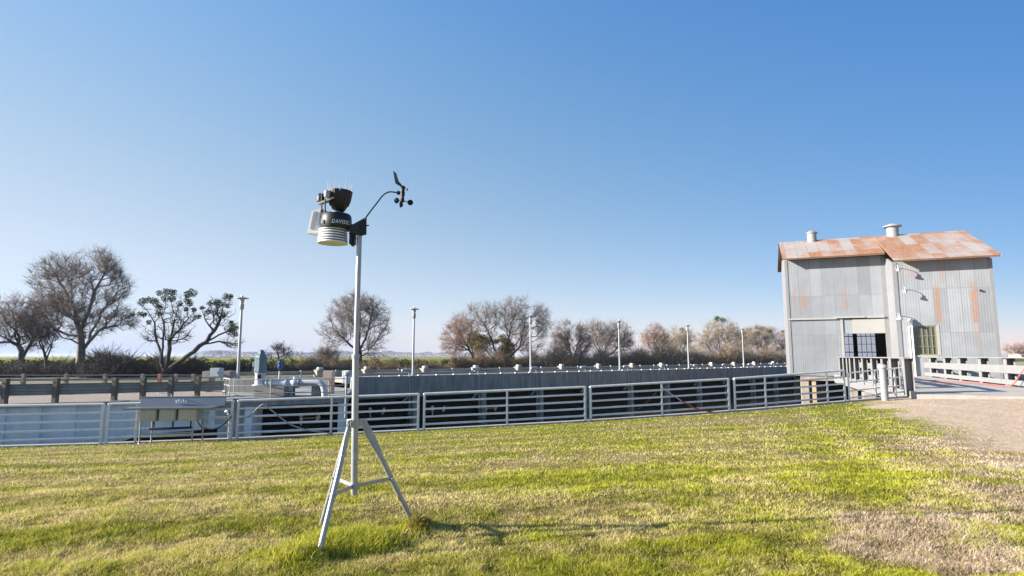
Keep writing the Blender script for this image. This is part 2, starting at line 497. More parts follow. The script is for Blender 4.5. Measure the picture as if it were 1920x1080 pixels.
def masks(X, Y):
    """straw amount, dirt amount, tall-grass amount"""
    px = X - F0.x; py = Y - F0.y
    s = px * FD.x + py * FD.y; d = px * FN.x + py * FN.y
    n1 = fnoise(s * .16 + 5, d * .9 + 3, 4)            # mowing bands
    n2 = fnoise(X * 1.3 + 40, Y * 1.3, 4)
    n3 = fnoise(X * 5 + 11, Y * 5 + 7, 3)
    st = .50 + (n1 - .5) * 1.7 + (n2 - .5) * 1.2 + (n3 - .5) * 1.3
    # bands the mower left, running towards the bridge on the right
    u = X * BU.x + Y * BU.y
    band = .5 + .5 * np.sin((u - 1.0) * 2.1 + (n2 - .5) * 3)
    rt = sstep(-.5, 2.5, u)
    nb = fnoise(u * 1.1 + 21, (X * BM.x + Y * BM.y) * .12 + 4, 4)
    st = st * (1 - .7 * rt) + .7 * rt * (.50 + (nb - .5) * 2.0 + (band - .5) * .25 + (n2 - .5) * .8 + (n3 - .5) * 1.2)
    st = st - .55 * np.exp(-((u - (3.1 + .07*(Y-4)))/.75)**2) * sstep(3.5, 7, Y)
    st = st + stripe(X, Y) * .10
    # bright strip by the kerb
    st = st - .75 * np.exp(-((d - .55) / .45)**2) * (1 - sstep(2, 9, s) * .7)
    st = st - .25 * sstep(5.6, 3.4, Y)                  # greener close by
    bl = 4.45 + (Y - 4.8) * .47
    bl = np.where(Y > 12, bl + (Y - 12) * -.03, bl)
    wob = (fnoise(X * .9 + 3, Y * .9 + 50, 4) - .5)
    e = X - bl + wob * 1.6
    dirt = sstep(-.35, 1.5, e + (n3 - .5) * 1.2)
    # worn strip in front of the fence end
    worn = np.exp(-((d - 2.0)/.9)**2) * sstep(15, 18.5, s)
    dirt = np.maximum(dirt, sstep(.45, .75, worn + wob * .7))
    dry = sstep(-1.0, .1, X - bl + wob * 2.4) * sstep(13, 9.0, Y)
    dry = np.maximum(dry, sstep(2.1, 2.6, X + wob * 1.2) * sstep(5.2, 4.6, Y))
    patch = np.exp(-((X - 2.75)**2 / .60 + (Y - 3.95)**2 / .20) * 1.0)
    dry = np.maximum(dry, sstep(.30, .6, patch + wob * .5))
    st = np.maximum(st, dry * (1.0 + (n3 - .5) * .8))
    clov = sstep(.30, .55, np.exp(-((X - 3.1)**2 / .7 + (Y - 3.30)**2 / .014)) + (n2 - .5)*.5)
    st = st - clov * 1.2
    weeds = sstep(.56, .64, fnoise(X * 1.6 + 77, Y * 1.6 + 12, 3)) * sstep(1.8, .2, np.abs(e + .3))
    st = st - weeds * .9
    dirt = dirt * (1 - weeds * .8) * (1 - clov)
    tall = np.exp(-(((X + 1.08) / .33)**2 + ((Y - 4.10) / .27)**2)**2 * .8)
    tall = np.maximum(tall, .8 * np.exp(-((X + .70)**2 + (Y - 4.40)**2) / .012))
    tall = np.maximum(tall, np.exp(-((X + 1.34)**2 + (Y - 3.72)**2) / .030))
    st = st - tall * .6
    global DRY
    DRY = np.clip(dry * (1 - clov), 0, 1)
    return np.clip(st, 0, 1), np.clip(dirt, 0, 1), np.clip(tall, 0, 1), clov

sl_ = np.concatenate([np.linspace(-160, -20, 15), np.linspace(-18, -12, 10)[:-1], np.arange(-12, 22.6, .09), np.linspace(23, 60, 20), np.linspace(65, 300, 10)])
dl_ = np.concatenate([np.array([0.12]), np.arange(.2, 14.2, .09), np.linspace(14.5, 25, 15), np.linspace(30, 120, 8)])
SS, DD = np.meshgrid(sl_, dl_, indexing='ij')
GX = F0.x + FD.x * SS + FN.x * DD; GY = F0.y + FD.y * SS + FN.y * DD
GZ = gh(GX, GY)
st, di, ta, cl = masks(GX, GY)
nx_, ny_ = SS.shape
idx = np.arange(nx_ * ny_).reshape(nx_, ny_)
F = np.stack([idx[:-1,:-1], idx[:-1,1:], idx[1:,1:], idx[1:,:-1]], -1).reshape(-1, 4)
lawn = np_mesh('lawn', np.stack([GX, GY, GZ], -1).reshape(-1, 3), F[:, ::-1], M_ground,
               cols=np.stack([st, di, np.full_like(st, .5)], -1).reshape(-1, 3), smooth=True)
tag(lawn, 'mown lawn of patchy green and straw turf turning to bare gravel on the right', 'lawn', kind='structure')

# ------------------------------------------------------------------ grass blades
def blades(name, X, Y, hgt, wid, stv, tone, lean=.5, dry=None):
    n = len(X)
    Z = gh(X, Y) - .004
    a = rng.random(n) * 2 * np.pi
    la = rng.random(n) * 2 * np.pi; ln = lean * hgt * (.3 + rng.random(n))
    dx, dy = np.cos(a) * wid / 2, np.sin(a) * wid / 2
    ox, oy = np.cos(la) * ln, np.sin(la) * ln
    b0 = np.stack([X - dx, Y - dy, Z], -1); b1 = np.stack([X + dx, Y + dy, Z], -1)
    m0 = np.stack([X - dx*.75 + ox*.35, Y - dy*.75 + oy*.35, Z + hgt*.6], -1)
    m1 = np.stack([X + dx*.75 + ox*.35, Y + dy*.75 + oy*.35, Z + hgt*.6], -1)
    tp = np.stack([X + ox, Y + oy, Z + hgt], -1)
    V = np.stack([b0, b1, m0, m1, tp], 1).reshape(-1, 3)
    k = np.arange(n)[:, None] * 5
    T = np.concatenate([k + np.array([0, 1, 3]), k + np.array([0, 3, 2]), k + np.array([2, 3, 4])], 0)
    C = np.repeat(np.stack([stv, np.zeros(n) if dry is None else dry, tone], -1), 5, axis=0)
    return np_mesh(name, V, T, M_blade, cols=C)

def scatter(n, y0, y1):
    """roots spread evenly as seen: dense close by, sparser far off"""
    q = rng.random(n); p = 1.25
    Y = (y0**-p + q * (y1**-p - y0**-p))**(-1/p)
    X = (rng.random(n) * 2 - 1) * (Y * .93 + .9)
    s = (X - F0.x) * FD.x + (Y - F0.y) * FD.y; d = (X - F0.x) * FN.x + (Y - F0.y) * FN.y
    k = (d > .14) & (s < 24)
    return X[k], Y[k]
X, Y = scatter(820000, 2.7, 21)
st, di, ta, cl = masks(X, Y)
clump = fnoise(X * 9 + 3, Y * 9 + 8, 2)
keep = rng.random(len(X)) > np.clip(di * 1.1, 0, .985)
keep &= (rng.random(len(X)) < .45 + clump * .9 - .25 * st)
X, Y, st, ta, cl, clump = [a[keep] for a in (X, Y, st, ta, cl, clump)]
masks(X, Y); dry = np.clip(DRY * (.6 + .7 * rng.random(len(X))), 0, 1)
n = len(X)
stv = (rng.random(n) < np.clip(st * 1.05 - .02, .04, .97)).astype(float) * (.75 + .25 * rng.random(n))
stv = np.clip(stv + rng.random(n) * .18, 0, 1)
hg = (.012 + .020 * rng.random(n) + .018 * clump) * (1 - .2 * st) * (1 + cl * .3)
wd = np.maximum(.0042, Y * .00105) * (.7 + .6 * rng.random(n)) * (1 + cl * .8)
thatch = sstep(.56, .68, fnoise(X * 2.2 + 5, Y * 4.5 + 9, 4))
tone = np.clip(rng.normal(.52, .27, n) + (clump - .5) * .8 - thatch * .30, 0, 1)
stv = np.clip(stv + thatch * .35 * (rng.random(n) < .6), 0, 1); hg = hg * (1 - .3 * thatch)
far = np.clip((Y - 4.5) / 9, 0, 1)
stv = stv * (1 - far * .75) + np.clip(st * .9 + .06 + thatch * .1, 0, 1) * far * .75
tone = np.clip(tone * (1 - far * .6) + .52 * far * .6 + stripe(X, Y) * .16, 0, 1)
gr = blades('grass', X, Y, hg, wd, stv, tone, .95, dry)
tag(gr, 'short mown grass, green and straw blades over the lawn', 'grass', kind='stuff')
# long uncut grass between the tripod legs
n = 15000
X = -1.02 + rng.normal(0, .36, n); Y = 4.08 + rng.normal(0, .28, n)
_, _, ta, _ = masks(X, Y)
k = rng.random(n) < ta * 1.1
X, Y, ta = X[k], Y[k], ta[k]; n = len(X)
tg = blades('uncut_grass', X, Y, (.04 + .075 * rng.random(n)) * (.35 + .65 * ta), .0055 * (.7 + .6 * rng.random(n)),
            (rng.random(n) < .10) * .7 + rng.random(n) * .12, np.clip(rng.normal(.6, .25, n), 0, 1), .75)
tag(tg, 'long uncut grass left standing between the tripod legs', 'grass', kind='stuff')

n = 1500
an = rng.random(n) * 2 * np.pi; rr_ = .075 * np.sqrt(rng.random(n))
X = -.665 + np.cos(an) * rr_ * 1.1; Y = 4.385 + np.sin(an) * rr_
cl_ = blades('turf_clump', X, Y, (.03 + .055 * rng.random(n)) * (1.2 - rr_ / .11), .006 * (.7 + .6 * rng.random(n)), .55 + .45 * rng.random(n), rng.random(n) * .12, 1.1)
tag(cl_, 'dark matted clump of dead turf at the right foot of the tripod', 'turf', kind='stuff')

# gravel on the dirt
n = 26000
q = rng.random(n); Y = (4.0**-1 + q * (22.0**-1 - 4.0**-1))**-1; X = (4.0 + (Y - 4.8) * .46) + rng.random(n)**1.3 * (Y * .93 - 2.5)
_, di, _, _ = masks(X, Y)
s = (X - F0.x) * FD.x + (Y - F0.y) * FD.y; d = (X - F0.x) * FN.x + (Y - F0.y) * FN.y
k = (rng.random(n) < di) & (d > .3) & (d > .3 + 0 * s)
uu = X * BU.x + Y * BU.y; mm = X * BM.x + Y * BM.y
k &= ~((uu > 4.3) & (mm > 22.2))
X, Y = X[k], Y[k]; n = len(X)
Z = gh(X, Y); r = np.maximum(.006, Y * .0011) * (.5 + rng.random(n)**2)
o3 = np.array([[1,0,0],[-.5,.87,0],[-.5,-.87,0],[0,0,.9]])
V = (np.stack([X, Y, Z - .001], -1)[:, None, :] + o3[None] * r[:, None, None] * (.7 + .6 * rng.random((n, 4, 1)))).reshape(-1, 3)
kk = np.arange(n)[:, None] * 4
T = np.concatenate([kk + np.array(a) for a in ((0,1,3),(1,2,3),(2,0,3))], 0)
M_gravel = mat('white_gravel_stone', (.50, .38, .27), .9, 0, .4, 9, 0, kind='Object')
tag(np_mesh('gravel', V, T, M_gravel), 'loose gravel scattered over the bare dirt at the bridge', 'gravel', kind='stuff')

# ------------------------------------------------------------------ canal, far ground, road, levee
def flat(name, pts, z, m, label=None, cat=None, kind='structure', th=.0):
    b = MB().quad(*[(p[0], p[1], z) for p in pts])
    o = b.build(name, m, fix=False)
    # make sure it faces up
    if o.data.polygons[0].normal.z < 0: o.data.flip_normals()
    return tag(o, label, cat, kind=kind)

def water_mat():
    n = NT('canal_water')
    n.b.inputs['Base Color'].default_value = (.035, .035, .018, 1)
    n.b.inputs['Roughness'].default_value = .08
    n.bump(n.noise(1.6, 4, .6, vscale=(1, 1, 1)), .25, .03)
    return n.m
flat('canal_water', [(-260, -40), (120, -40), (120, 160), (-260, 160)], -2.45, water_mat(), 'dark still water in the canal', 'water')

W0 = Vector((-17.8, 20.2)); W1 = Vector((-11.9, 22.75)); WD = (W1 - W0).normalized()
WL = W0 - WD * 130
def earth(name, lo, hi, sc_=3, lo2=None):
    n = NT(name)
    f = n.noise(sc_, 8, .75); g = n.noise(.12, 6, .65)
    col = n.mix(n.ramp(f, 0, 1, .35, .65), lo, hi)
    if lo2: col = n.mix(n.ramp(g, 0, 1, .45, .6), col, lo2)
    n.link(col, n.b.inputs['Base Color']); n.b.inputs['Roughness'].default_value = .95
    n.bump(n.noise(sc_ * 5, 6, .75), .8, .05)
    return n.m
M_far = earth('far_earth', (.13, .11, .06), (.26, .21, .13), .8, (.12, .14, .04))
M_road = earth('gravel_road', (.25, .20, .155), (.40, .33, .26), 7)
M_field = earth('brown_field', (.25, .19, .12), (.42, .32, .21), 1.2, (.30, .26, .14))
PLX = EP(5.2, 0)                                    # platform right end
pf0 = Vector((W1.x, W1.y)); pf1 = G(648, 741.5, -.40)
bk0 = EP(5.4, 3.6); bk1 = EP(110, 3.6)
flat('far_ground', [WL, W1, (bk0.x - 6.5, bk0.y + 1.2), bk0, bk1, (bk1.x + 60, 60 + bk1.y), (3500, 4500), (-4500, 4500), (-4500, 60)][::1],
     -.44, M_far, 'rough ground beyond the canal', 'ground')
# road between the two guard rails
r0 = W0 - WD * 60
flat('gravel_road', [(r0.x, r0.y + .1), (W1.x + .3, W1.y + .1), EP(4.6, -1.2)[:2], EP(4.6, 3.0)[:2], EP(-6, 6.5)[:2], (r0.x - 3, r0.y + 7)], -.425, M_road,
     'brown gravel road between the guard rails', 'road')
# brown field on the right, behind the barn and beyond the bridge
flat('field', [BP(9.2, 21.9)[:2], BP(9.2, 60)[:2], BP(12, 400)[:2], (3500, 4400), (3800, -200), BP(40, 14)[:2]], -.06, M_field, 'bare brown field right of the barn', 'field')
c0 = BP(9.2, 21.9, -.06); c1 = BP(9.2, 60, -.06)
tag(MB().quad(c0, c1, c1 + Vector((-1.5, 0, -2.6)), c0 + Vector((-1.5, 0, -2.6))).build('canal_bank', M_field), 'earth bank under the bridge', 'bank', kind='structure')

# retaining wall with sheet-pile ribs, left
wb = MB()
Lw = 60
x = 0.0; i = 0
while x < Lw:
    a = W1 - WD * x; b = W1 - WD * (x + .50); nrm = Vector((WD.y, -WD.x))
    off = .0 if i % 2 else .05
    p = [a + nrm * off, b + nrm * off]
    wb.quad((p[0].x, p[0].y, -2.6), (p[1].x, p[1].y, -2.6), (p[1].x, p[1].y, -.50), (p[0].x, p[0].y, -.50))
    q = b + nrm * (.05 - off)
    wb.quad((p[1].x, p[1].y, -2.6), (q.x, q.y, -2.6), (q.x, q.y, -.50), (p[1].x, p[1].y, -.50))
    x += .50; i += 1
rw = empty('retaining_wall', (W1.x, W1.y, -2.45), 0, 'pale blue stained wall of the canal below the timber guard rail', 'wall')
def rebase(o, e):
    """mesh built in world space goes under a thing standing at e"""
    o.parent = e; o.data.transform(Matrix.Rotation(-e.rotation_euler.z, 4, 'Z') @ Matrix.Translation(-Vector(e.location)))
    return o
rebase(wb.build('face', M_sheet), rw)
nrm = Vector((WD.y, -WD.x))
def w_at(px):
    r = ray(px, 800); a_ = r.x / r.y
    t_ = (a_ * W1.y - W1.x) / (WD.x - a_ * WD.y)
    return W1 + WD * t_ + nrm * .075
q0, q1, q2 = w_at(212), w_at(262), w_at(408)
rebase(MB().prism([(q0.x, q0.y, -2.6), (q0.x, q0.y, -1.98), (q1.x, q1.y, -1.62), (q2.x, q2.y, -1.52), (q2.x, q2.y, -2.6)], (nrm.x * .02, nrm.y * .02, 0)).build('dark_wall_slab', M_dark), rw)  # flat near-black slab standing in for the dark at the wall foot
cp = MB()
a = W1 - WD * Lw; cp.prism([(W1.x + nrm.x*.12, W1.y + nrm.y*.12, -.51), (a.x + nrm.x*.12, a.y + nrm.y*.12, -.51), (a.x - nrm.x*.25, a.y - nrm.y*.25, -.51), (W1.x - nrm.x*.25, W1.y - nrm.y*.25, -.51)], (0, 0, .115))
rebase(cp.build('coping', M_conc2), rw)

# kerb under the pipe fence
kb = MB(); ks = list(np.arange(-60, 22.01, 1.0))
for a, b in zip(ks[:-1], ks[1:]):
    p = [FP(a, .16), FP(b, .16), FP(b, -.22), FP(a, -.22)]
    up = Vector((0, 0, .035)); dn = Vector((0, 0, -3.2))
    q = [v + up for v in p]; o_ = [v + dn for v in p]
    kb.quad(*q); kb.quad(q[0], q[1], o_[1], o_[0]); kb.quad(q[2], q[3], o_[3], o_[2])
kr = kb.build('kerb', M_kerb); tag(kr, 'concrete kerb along the canal edge under the pipe fence', 'kerb', kind='structure')

# levee
def LV(px, Yk): return P(px, 668, Yk)
lp = [( -900, 40), (-300, 50), (0, 57), (400, 66), (800, 78), (1100, 90), (1400, 104), (1700, 122), (2300, 190)]
base = [LV(a, b) for a, b in lp]
V = []; Fq = []
prof = [(-1.0, -.46), (0, -.43), (1.2, .05), (3.0, .60), (4.6, .98), (5.6, 1.04), (8.5, 1.04), (14, -.43)]
N = 160
pts = []
tt = np.linspace(0, len(base) - 1.001, N)
for t in tt:
    i = int(t); f = t - i
    pts.append(base[i].lerp(base[i + 1], f))
for i, p in enumerate(pts):
    q = pts[min(i + 1, N - 1)] - pts[max(i - 1, 0)]; q.z = 0; q.normalize(); nn = Vector((-q.y, q.x, 0))
    for j, (y, z) in enumerate(prof):
        k = fnoise(np.array([i * .9 + j * 3]), np.array([j * 1.7]), 3)[0] - .5
        V.append((p.x + nn.x * (y + k), p.y + nn.y * (y + k), z + k * .15 * (z > 0)))
K = len(prof)
for i in range(N - 1):
    for j in range(K - 1):
        a = i * K + j; Fq.append((a, a + K, a + K + 1, a + 1))
nlv = NT('levee_grass')
f = nlv.noise(.55, 8, .75); g = nlv.noise(3.0, 6, .7)
col = nlv.mix(nlv.ramp(g, 0, 1, .3, .7), (.11, .14, .012), (.30, .31, .03))
col = nlv.mix(nlv.ramp(f, 0, 1, .42, .55), col, (.09, .06, .035))
zz = nlv.sep()[2]
top = nlv.ramp(nlv.math('ADD', zz, nlv.ramp(g, -.3, .3)), 0, 1, .62, .95)
col = nlv.mix(nlv.math('MINIMUM', nlv.math('MAXIMUM', top, 0), 1), col, (.30, .30, .03))
nlv.link(col, nlv.b.inputs['Base Color']); nlv.b.inputs['Roughness'].default_value = .95
nlv.bump(nlv.noise(6, 6, .8), 1, .1)
lev = np_mesh('levee', V, Fq, nlv.m, smooth=True)
tag(lev, 'long low levee with yellow green grass on its crest', 'levee', kind='structure')

# ------------------------------------------------------------------ vectorised twigs
def tubes(P0, P1, R0, R1, n=3):
    Dv = P1 - P0; L = np.linalg.norm(Dv, axis=1, keepdims=True) + 1e-9; Dn = Dv / L
    ref = np.where(np.abs(Dn[:, 2:3]) < .9, np.array([[0, 0, 1.]]), np.array([[1., 0, 0]]))
    U = np.cross(Dn, ref); U /= np.linalg.norm(U, axis=1, keepdims=True); W = np.cross(Dn, U)
    rings = []
    for P_, R_ in ((P0, R0), (P1, R1)):
        for k in range(n):
            a = 2 * np.pi * k / n
            rings.append(P_ + (U * np.cos(a) + W * np.sin(a)) * R_[:, None])
    V = np.stack(rings, 1).reshape(-1, 3)
    b = np.arange(len(P0))[:, None] * 2 * n
    Fs = [np.concatenate([b + k, b + (k + 1) % n, b + n + (k + 1) % n, b + n + k], 1) for k in range(n)]
    return V, np.concatenate(Fs, 0)

def leaf_clumps(cs, per, size):
    """leaf quads through little balls: cs = (x,y,z,r)"""
    Vs = []
    for (x, y, z, r) in cs:
        k = max(110, int(per * (r / .4)**2))
        d = rng.normal(size=(k, 3)); d /= np.linalg.norm(d, axis=1, keepdims=True)
        c = np.array([x, y, z]) + d * (r * rng.random((k, 1))**.45) * np.array([1, 1, .9])
        a = rng.normal(size=(k, 3)); a /= np.linalg.norm(a, axis=1, keepdims=True)
        b = np.cross(a, rng.normal(size=(k, 3))); b /= np.linalg.norm(b, axis=1, keepdims=True)
        s = size * (.6 + .8 * rng.random((k, 1)))
        Vs.append(np.stack([c - a*s, c - b*s*.5, c + a*s, c + b*s*.5], 1).reshape(-1, 3))
    V = np.concatenate(Vs, 0)
    return V, np.arange(len(V)).reshape(-1, 4)

def bark(name, c, c2):
    return mat(name, c, .9, 0, .25, 1.5, 0, c2=c2)
M_bark = bark('bark_dark', (.055, .045, .04), (.14, .115, .10))
M_barkg = bark('bark_grey', (.16, .135, .115), (.30, .26, .23))
M_tw_grey = bark('twig_grey', (.22, .17, .14), (.40, .31, .26))
M_tw_red = bark('twig_red', (.34, .20, .14), (.54, .36, .27))
M_tw_dark = bark('twig_dark', (.035, .03, .028), (.09, .075, .065))
M_tw_tan = bark('twig_tan', (.40, .31, .21), (.64, .51, .37))

def tree(label, base, limbs, lobes, N, seed, mb=M_bark, mt=M_tw_grey, tw=5, twl=.8, mist=None, mm=None, rtrunk=.30, rtip=.014, rtw=.011, step=.7, group='bare trees along the levee', name='bare_tree', alpha=.35, up=.25, cat='tree', gap=.40):
    """limbs: polylines (x,z) or (x,y,z) from the root; lobes: (x,z,rx,rz) ellipsoids of the crown, metres from base"""
    g = np.random.default_rng(seed)
    pos = []; par = []; pl = []
    def addn(p, q):
        pos.append(np.array(p, float)); par.append(q)
        pl.append(0 if q < 0 else pl[q] + np.linalg.norm(pos[-1] - pos[q]))
        return len(pos) - 1
    root = addn((0, 0, -.1), -1)
    for lb in limbs:
        lb = [(p[0], 0 if len(p) == 2 else p[1], p[-1]) for p in lb]
        A = np.array(pos); cur = int(np.argmin(np.linalg.norm(A - np.array(lb[0]), axis=1)))
        for p in lb[1:]:
            st_ = pos[cur].copy(); L = np.linalg.norm(np.array(p) - st_); k = max(1, int(L / .5))
            for j in range(1, k + 1):
                w_ = st_ + (np.array(p) - st_) * j / k + g.normal(0, .05, 3) * (j < k)
                cur = addn(w_, cur)
    tot = sum(l[2] * l[3] for l in lobes)
    A = []
    for (x, z, rx, rz) in lobes:
        k = int(N * rx * rz / tot) + 1
        d = g.normal(size=(k, 3)); d /= np.linalg.norm(d, axis=1, keepdims=True)
        r = g.random((k, 1))**(.42)
        A.append(np.array([x, 0, z]) + d * r * np.array([rx, rx * .8, rz]))
    A = np.concatenate(A); A = A[A[:, 2] > .5]
    nz = vnoise(A[:, 0] * .75 + seed * 3.1, A[:, 2] * .75 + A[:, 1] * .6 + seed)
    A = A[(nz > gap) | (g.random(len(A)) < .12)]
    o = np.argsort(np.linalg.norm(A - np.array([0, 0, 1.5]), axis=1)); A = A[o]
    cap = 4000 + len(pos) + len(A) * 6
    buf = np.zeros((cap, 3)); plb = np.zeros(cap); m = len(pos)
    buf[:m] = np.array(pos); plb[:m] = np.array(pl)
    parb = par[:]
    for a in A:
        dd = np.linalg.norm(buf[:m] - a, axis=1)
        c = dd + alpha * plb[:m] + .25 * np.maximum(0, buf[:m, 2] - a[2])
        i = int(np.argmin(c)); L = dd[i]
        k = max(1, int(L / step)); cur = i; p0 = buf[i].copy()
        for j in range(1, k + 1):
            t = j / k
            q = p0 + (a - p0) * t
            if j < k: q = q + g.normal(0, .09 * L / k, 3) + np.array([0, 0, .10 * L * math.sin(math.pi * t)])
            if m >= cap: break
            buf[m] = q; plb[m] = plb[cur] + np.linalg.norm(q - buf[cur]); parb.append(cur); cur = m; m += 1
    B = buf[:m]; pr = np.array(parb)
    w_ = np.zeros(m); kids = np.bincount(pr[1:], minlength=m)
    w_[kids == 0] = 1.0
    for i in range(m - 1, 0, -1):
        w_[pr[i]] += w_[i] if w_[i] > 0 else 1
    rad = rtip * np.power(np.maximum(w_, 1), .46)
    rad = rad * np.minimum(1, rtrunk / rad[0]) if rad[0] > rtrunk else rad * (1 + (rtrunk / rad[0] - 1) * (w_ / w_[0])**.5)
    i1 = np.arange(1, m); i0 = pr[1:]
    thick = rad[i1] > rtip * 2.6
    e = empty(name, base, 0, label, cat, group)
    ex = (B[i1] - B[i0]) * .12
    r0 = np.minimum(rad[i0], rad[i1] * 1.35)
    V, Fc = tubes(B[i0][thick], (B[i1] + ex)[thick], r0[thick], rad[i1][thick], 6)
    np_mesh('trunk', V, Fc, mb, e, smooth=True)
    V1, F1 = tubes(B[i0][~thick], B[i1][~thick], r0[~thick], rad[i1][~thick], 3)
    # twigs
    cand = np.where(rad < rtip * 2.2)[0]
    T = np.repeat(cand, tw); k = len(T)
    od = B[T] - np.array([0, 0, B[:, 2].mean() * .6]); od /= np.linalg.norm(od, axis=1, keepdims=True) + 1e-6
    d = od * .5 + g.normal(0, .75, (k, 3)) + np.array([0, 0, up]); d /= np.linalg.norm(d, axis=1, keepdims=True)
    L = twl * (.35 + .8 * g.random((k, 1)))
    a0 = B[T] + (B[pr[T]] - B[T]) * g.random((k, 1)) * (pr[T] >= 0)[:, None]
    a1 = a0 + d * L * .5; a2 = a1 + (d + g.normal(0, .35, (k, 3)) + np.array([0, 0, up * .4])) * L * .5
    segs = [(a0, a1, 1, .8), (a1, a2, .8, .35)]
    for q in range(2):
        s0 = a0 + (a1 - a0) * g.random((k, 1)) if q == 0 else a1 + (a2 - a1) * g.random((k, 1)) * .6
        dv = d + g.normal(0, .8, (k, 3)); s1 = s0 + dv * L * .38
        segs.append((s0, s1, .7, .3))
    P0 = np.concatenate([s[0] for s in segs]); P1 = np.concatenate([s[1] for s in segs])
    R0 = np.concatenate([np.full(k, rtw * s[2]) for s in segs]); R1 = np.concatenate([np.full(k, rtw * s[3]) for s in segs])
    V2, F2 = tubes(P0, P1, R0, R1, 3)
    np_mesh('crown', np.concatenate([V1, V2]), np.concatenate([F1, F2 + len(V1)]), mt, e)
    if mist:
        for (x, y, z, r) in mist:
            V, Fc = leaf_clumps([(x, y, z, r)], 230, .065 if mm is not M_mistley else .08)
            np_mesh('mistletoe', V, Fc, mm or M_mistle, e)
    return e

def tb(px, Y): v = P(px, 700, Y); v.z = -.44; return v
def T(px, py, px0, Y):
    """pixel to tree-local (x,z)"""
    v = P(px, py, Y); b = tb(px0, Y)
    return (v.x - b.x, v.z - b.z)
g2 = random.Random(3)

def px_tree(label, px0, Y, limbs, lobes, N, seed, mist=None, ground=-.44, **kw):
    k = Y / FPX
    base_ = tb(px0, Y); base_.z = ground
    def loc(p):
        v = P(p[0], p[1], Y); return (v.x - base_.x, v.z - base_.z)
    L = [[loc(p) for p in l] for l in limbs]
    LB = []
    for (x, y, rx, ry) in lobes:
        a = loc((x, y)); LB.append((a[0], a[1], rx * k, ry * k))
    ms = None
    if mist:
        ms = []
        for (x, y, r) in mist:
            a = loc((x, y)); ms.append((a[0], g2.uniform(-1, 1), a[1], r * k * 1.3))
    return tree(label, base_, L, LB, N, seed, mist=ms, **kw)

# far left
px_tree('tall bare tree with pale forked trunk, largest tree at the left', 148, 53,
        [[(148, 700), (152, 660), (150, 620), (142, 585), (120, 540), (100, 510)],
         [(150, 625), (165, 590), (175, 550), (195, 515)], [(150, 640), (120, 625), (95, 612)],
         [(152, 655), (185, 620), (225, 608), (250, 600)], [(160, 600), (178, 560), (170, 520)]],
        [(105, 520, 45, 42), (178, 505, 48, 40), (215, 540, 28, 38), (90, 575, 40, 30), (150, 585, 65, 55), (215, 600, 40, 25)],
        2300, 11, mb=M_barkg, mt=M_tw_grey, tw=5, gap=.36, twl=.75, rtrunk=.34)
px_tree('bare spreading tree cut by the left edge of the frame', 45, 50,
        [[(45, 700), (40, 660), (30, 620), (8, 600)], [(42, 670), (60, 640), (72, 610)], [(42, 665), (28, 630), (30, 600)]],
        [(25, 600, 55, 48), (-30, 610, 40, 45), (60, 615, 28, 40)], 1200, 12, mb=M_bark, mt=M_tw_grey, tw=5, gap=.34, twl=.7, rtrunk=.22)
px_tree('thin dark sapling between the two big bare trees at the left', 88, 48,
        [[(88, 700), (84, 665), (76, 635)], [(86, 680), (98, 640)]], [(82, 630, 25, 30)], 160, 13, mb=M_bark, mt=M_tw_dark, tw=5, twl=.6, rtrunk=.12)
mis = [(297,567,7),(266,566,7),(281,563,6),(267,590,5),(295,549,5),(322,550,6),(336,551,7),(351,548,8),(358,553,6),(318,561,7),(337,578,4),(364,581,4),
       (314,558,6),(396,569,6),(423,556,7),(417,568,6),(430,555,4),(383,583,5),(379,577,4),(422,573,4),(436,617,7),(445,612,6),(427,618,5),(438,627,5),(285,605,4),(312,590,4),(346,567,6),(300,575,4),(257,588,5),(410,592,4),(395,618,3),(340,560,6),(375,594,4),(427,604,4),(250,590,4),(326,568,5)]
px_tree('dark low forking tree dotted with round mistletoe clumps', 312, 47,
        [[(312, 700), (303, 665), (292, 635), (290, 605), (275, 580), (262, 570)], [(303, 660), (308, 620), (300, 580)],
         [(314, 695), (318, 655), (322, 625), (330, 590), (340, 560)], [(320, 640), (345, 605), (362, 588)],
         [(322, 698), (350, 668), (388, 640), (408, 610), (418, 575), (424, 555)], [(388, 640), (425, 622), (445, 615)],
         [(375, 650), (410, 640), (440, 645), (450, 652)], [(400, 622), (385, 600), (378, 580)]],
        [(285, 585, 32, 28), (340, 585, 32, 32), (412, 585, 28, 30), (435, 620, 16, 16), (310, 625, 50, 25), (435, 645, 20, 10)],
        620, 14, mb=M_tw_dark, mt=M_tw_dark, tw=3, twl=.45, rtrunk=.26, rtip=.02, mist=mis)
px_tree('round crowned bare tree behind the galvanised mast', 676, 66,
        [[(676, 702), (674, 660), (668, 620), (650, 580)], [(674, 655), (690, 620), (700, 580)], [(674, 665), (650, 640), (625, 615)], [(674, 665), (700, 648), (718, 620)], [(674, 640), (676, 600), (672, 565)]],
        [(660, 595, 50, 45), (698, 600, 36, 45), (630, 620, 35, 35), (672, 570, 34, 22), (705, 650, 30, 22)], 1150, 15, gap=.36, mb=M_bark, mt=M_tw_grey, tw=5, twl=.75, rtrunk=.30)
px_tree('bare slanting tree with pinkish twigs left of the mistletoe thicket', 900, 74,
        [[(900, 700), (885, 665), (868, 635), (855, 610)], [(890, 675), (880, 640), (885, 600)]],
        [(865, 625, 30, 38), (850, 640, 24, 30)], 620, 16, mb=M_bark, mt=M_tw_red, tw=6, twl=.7, rtrunk=.16)
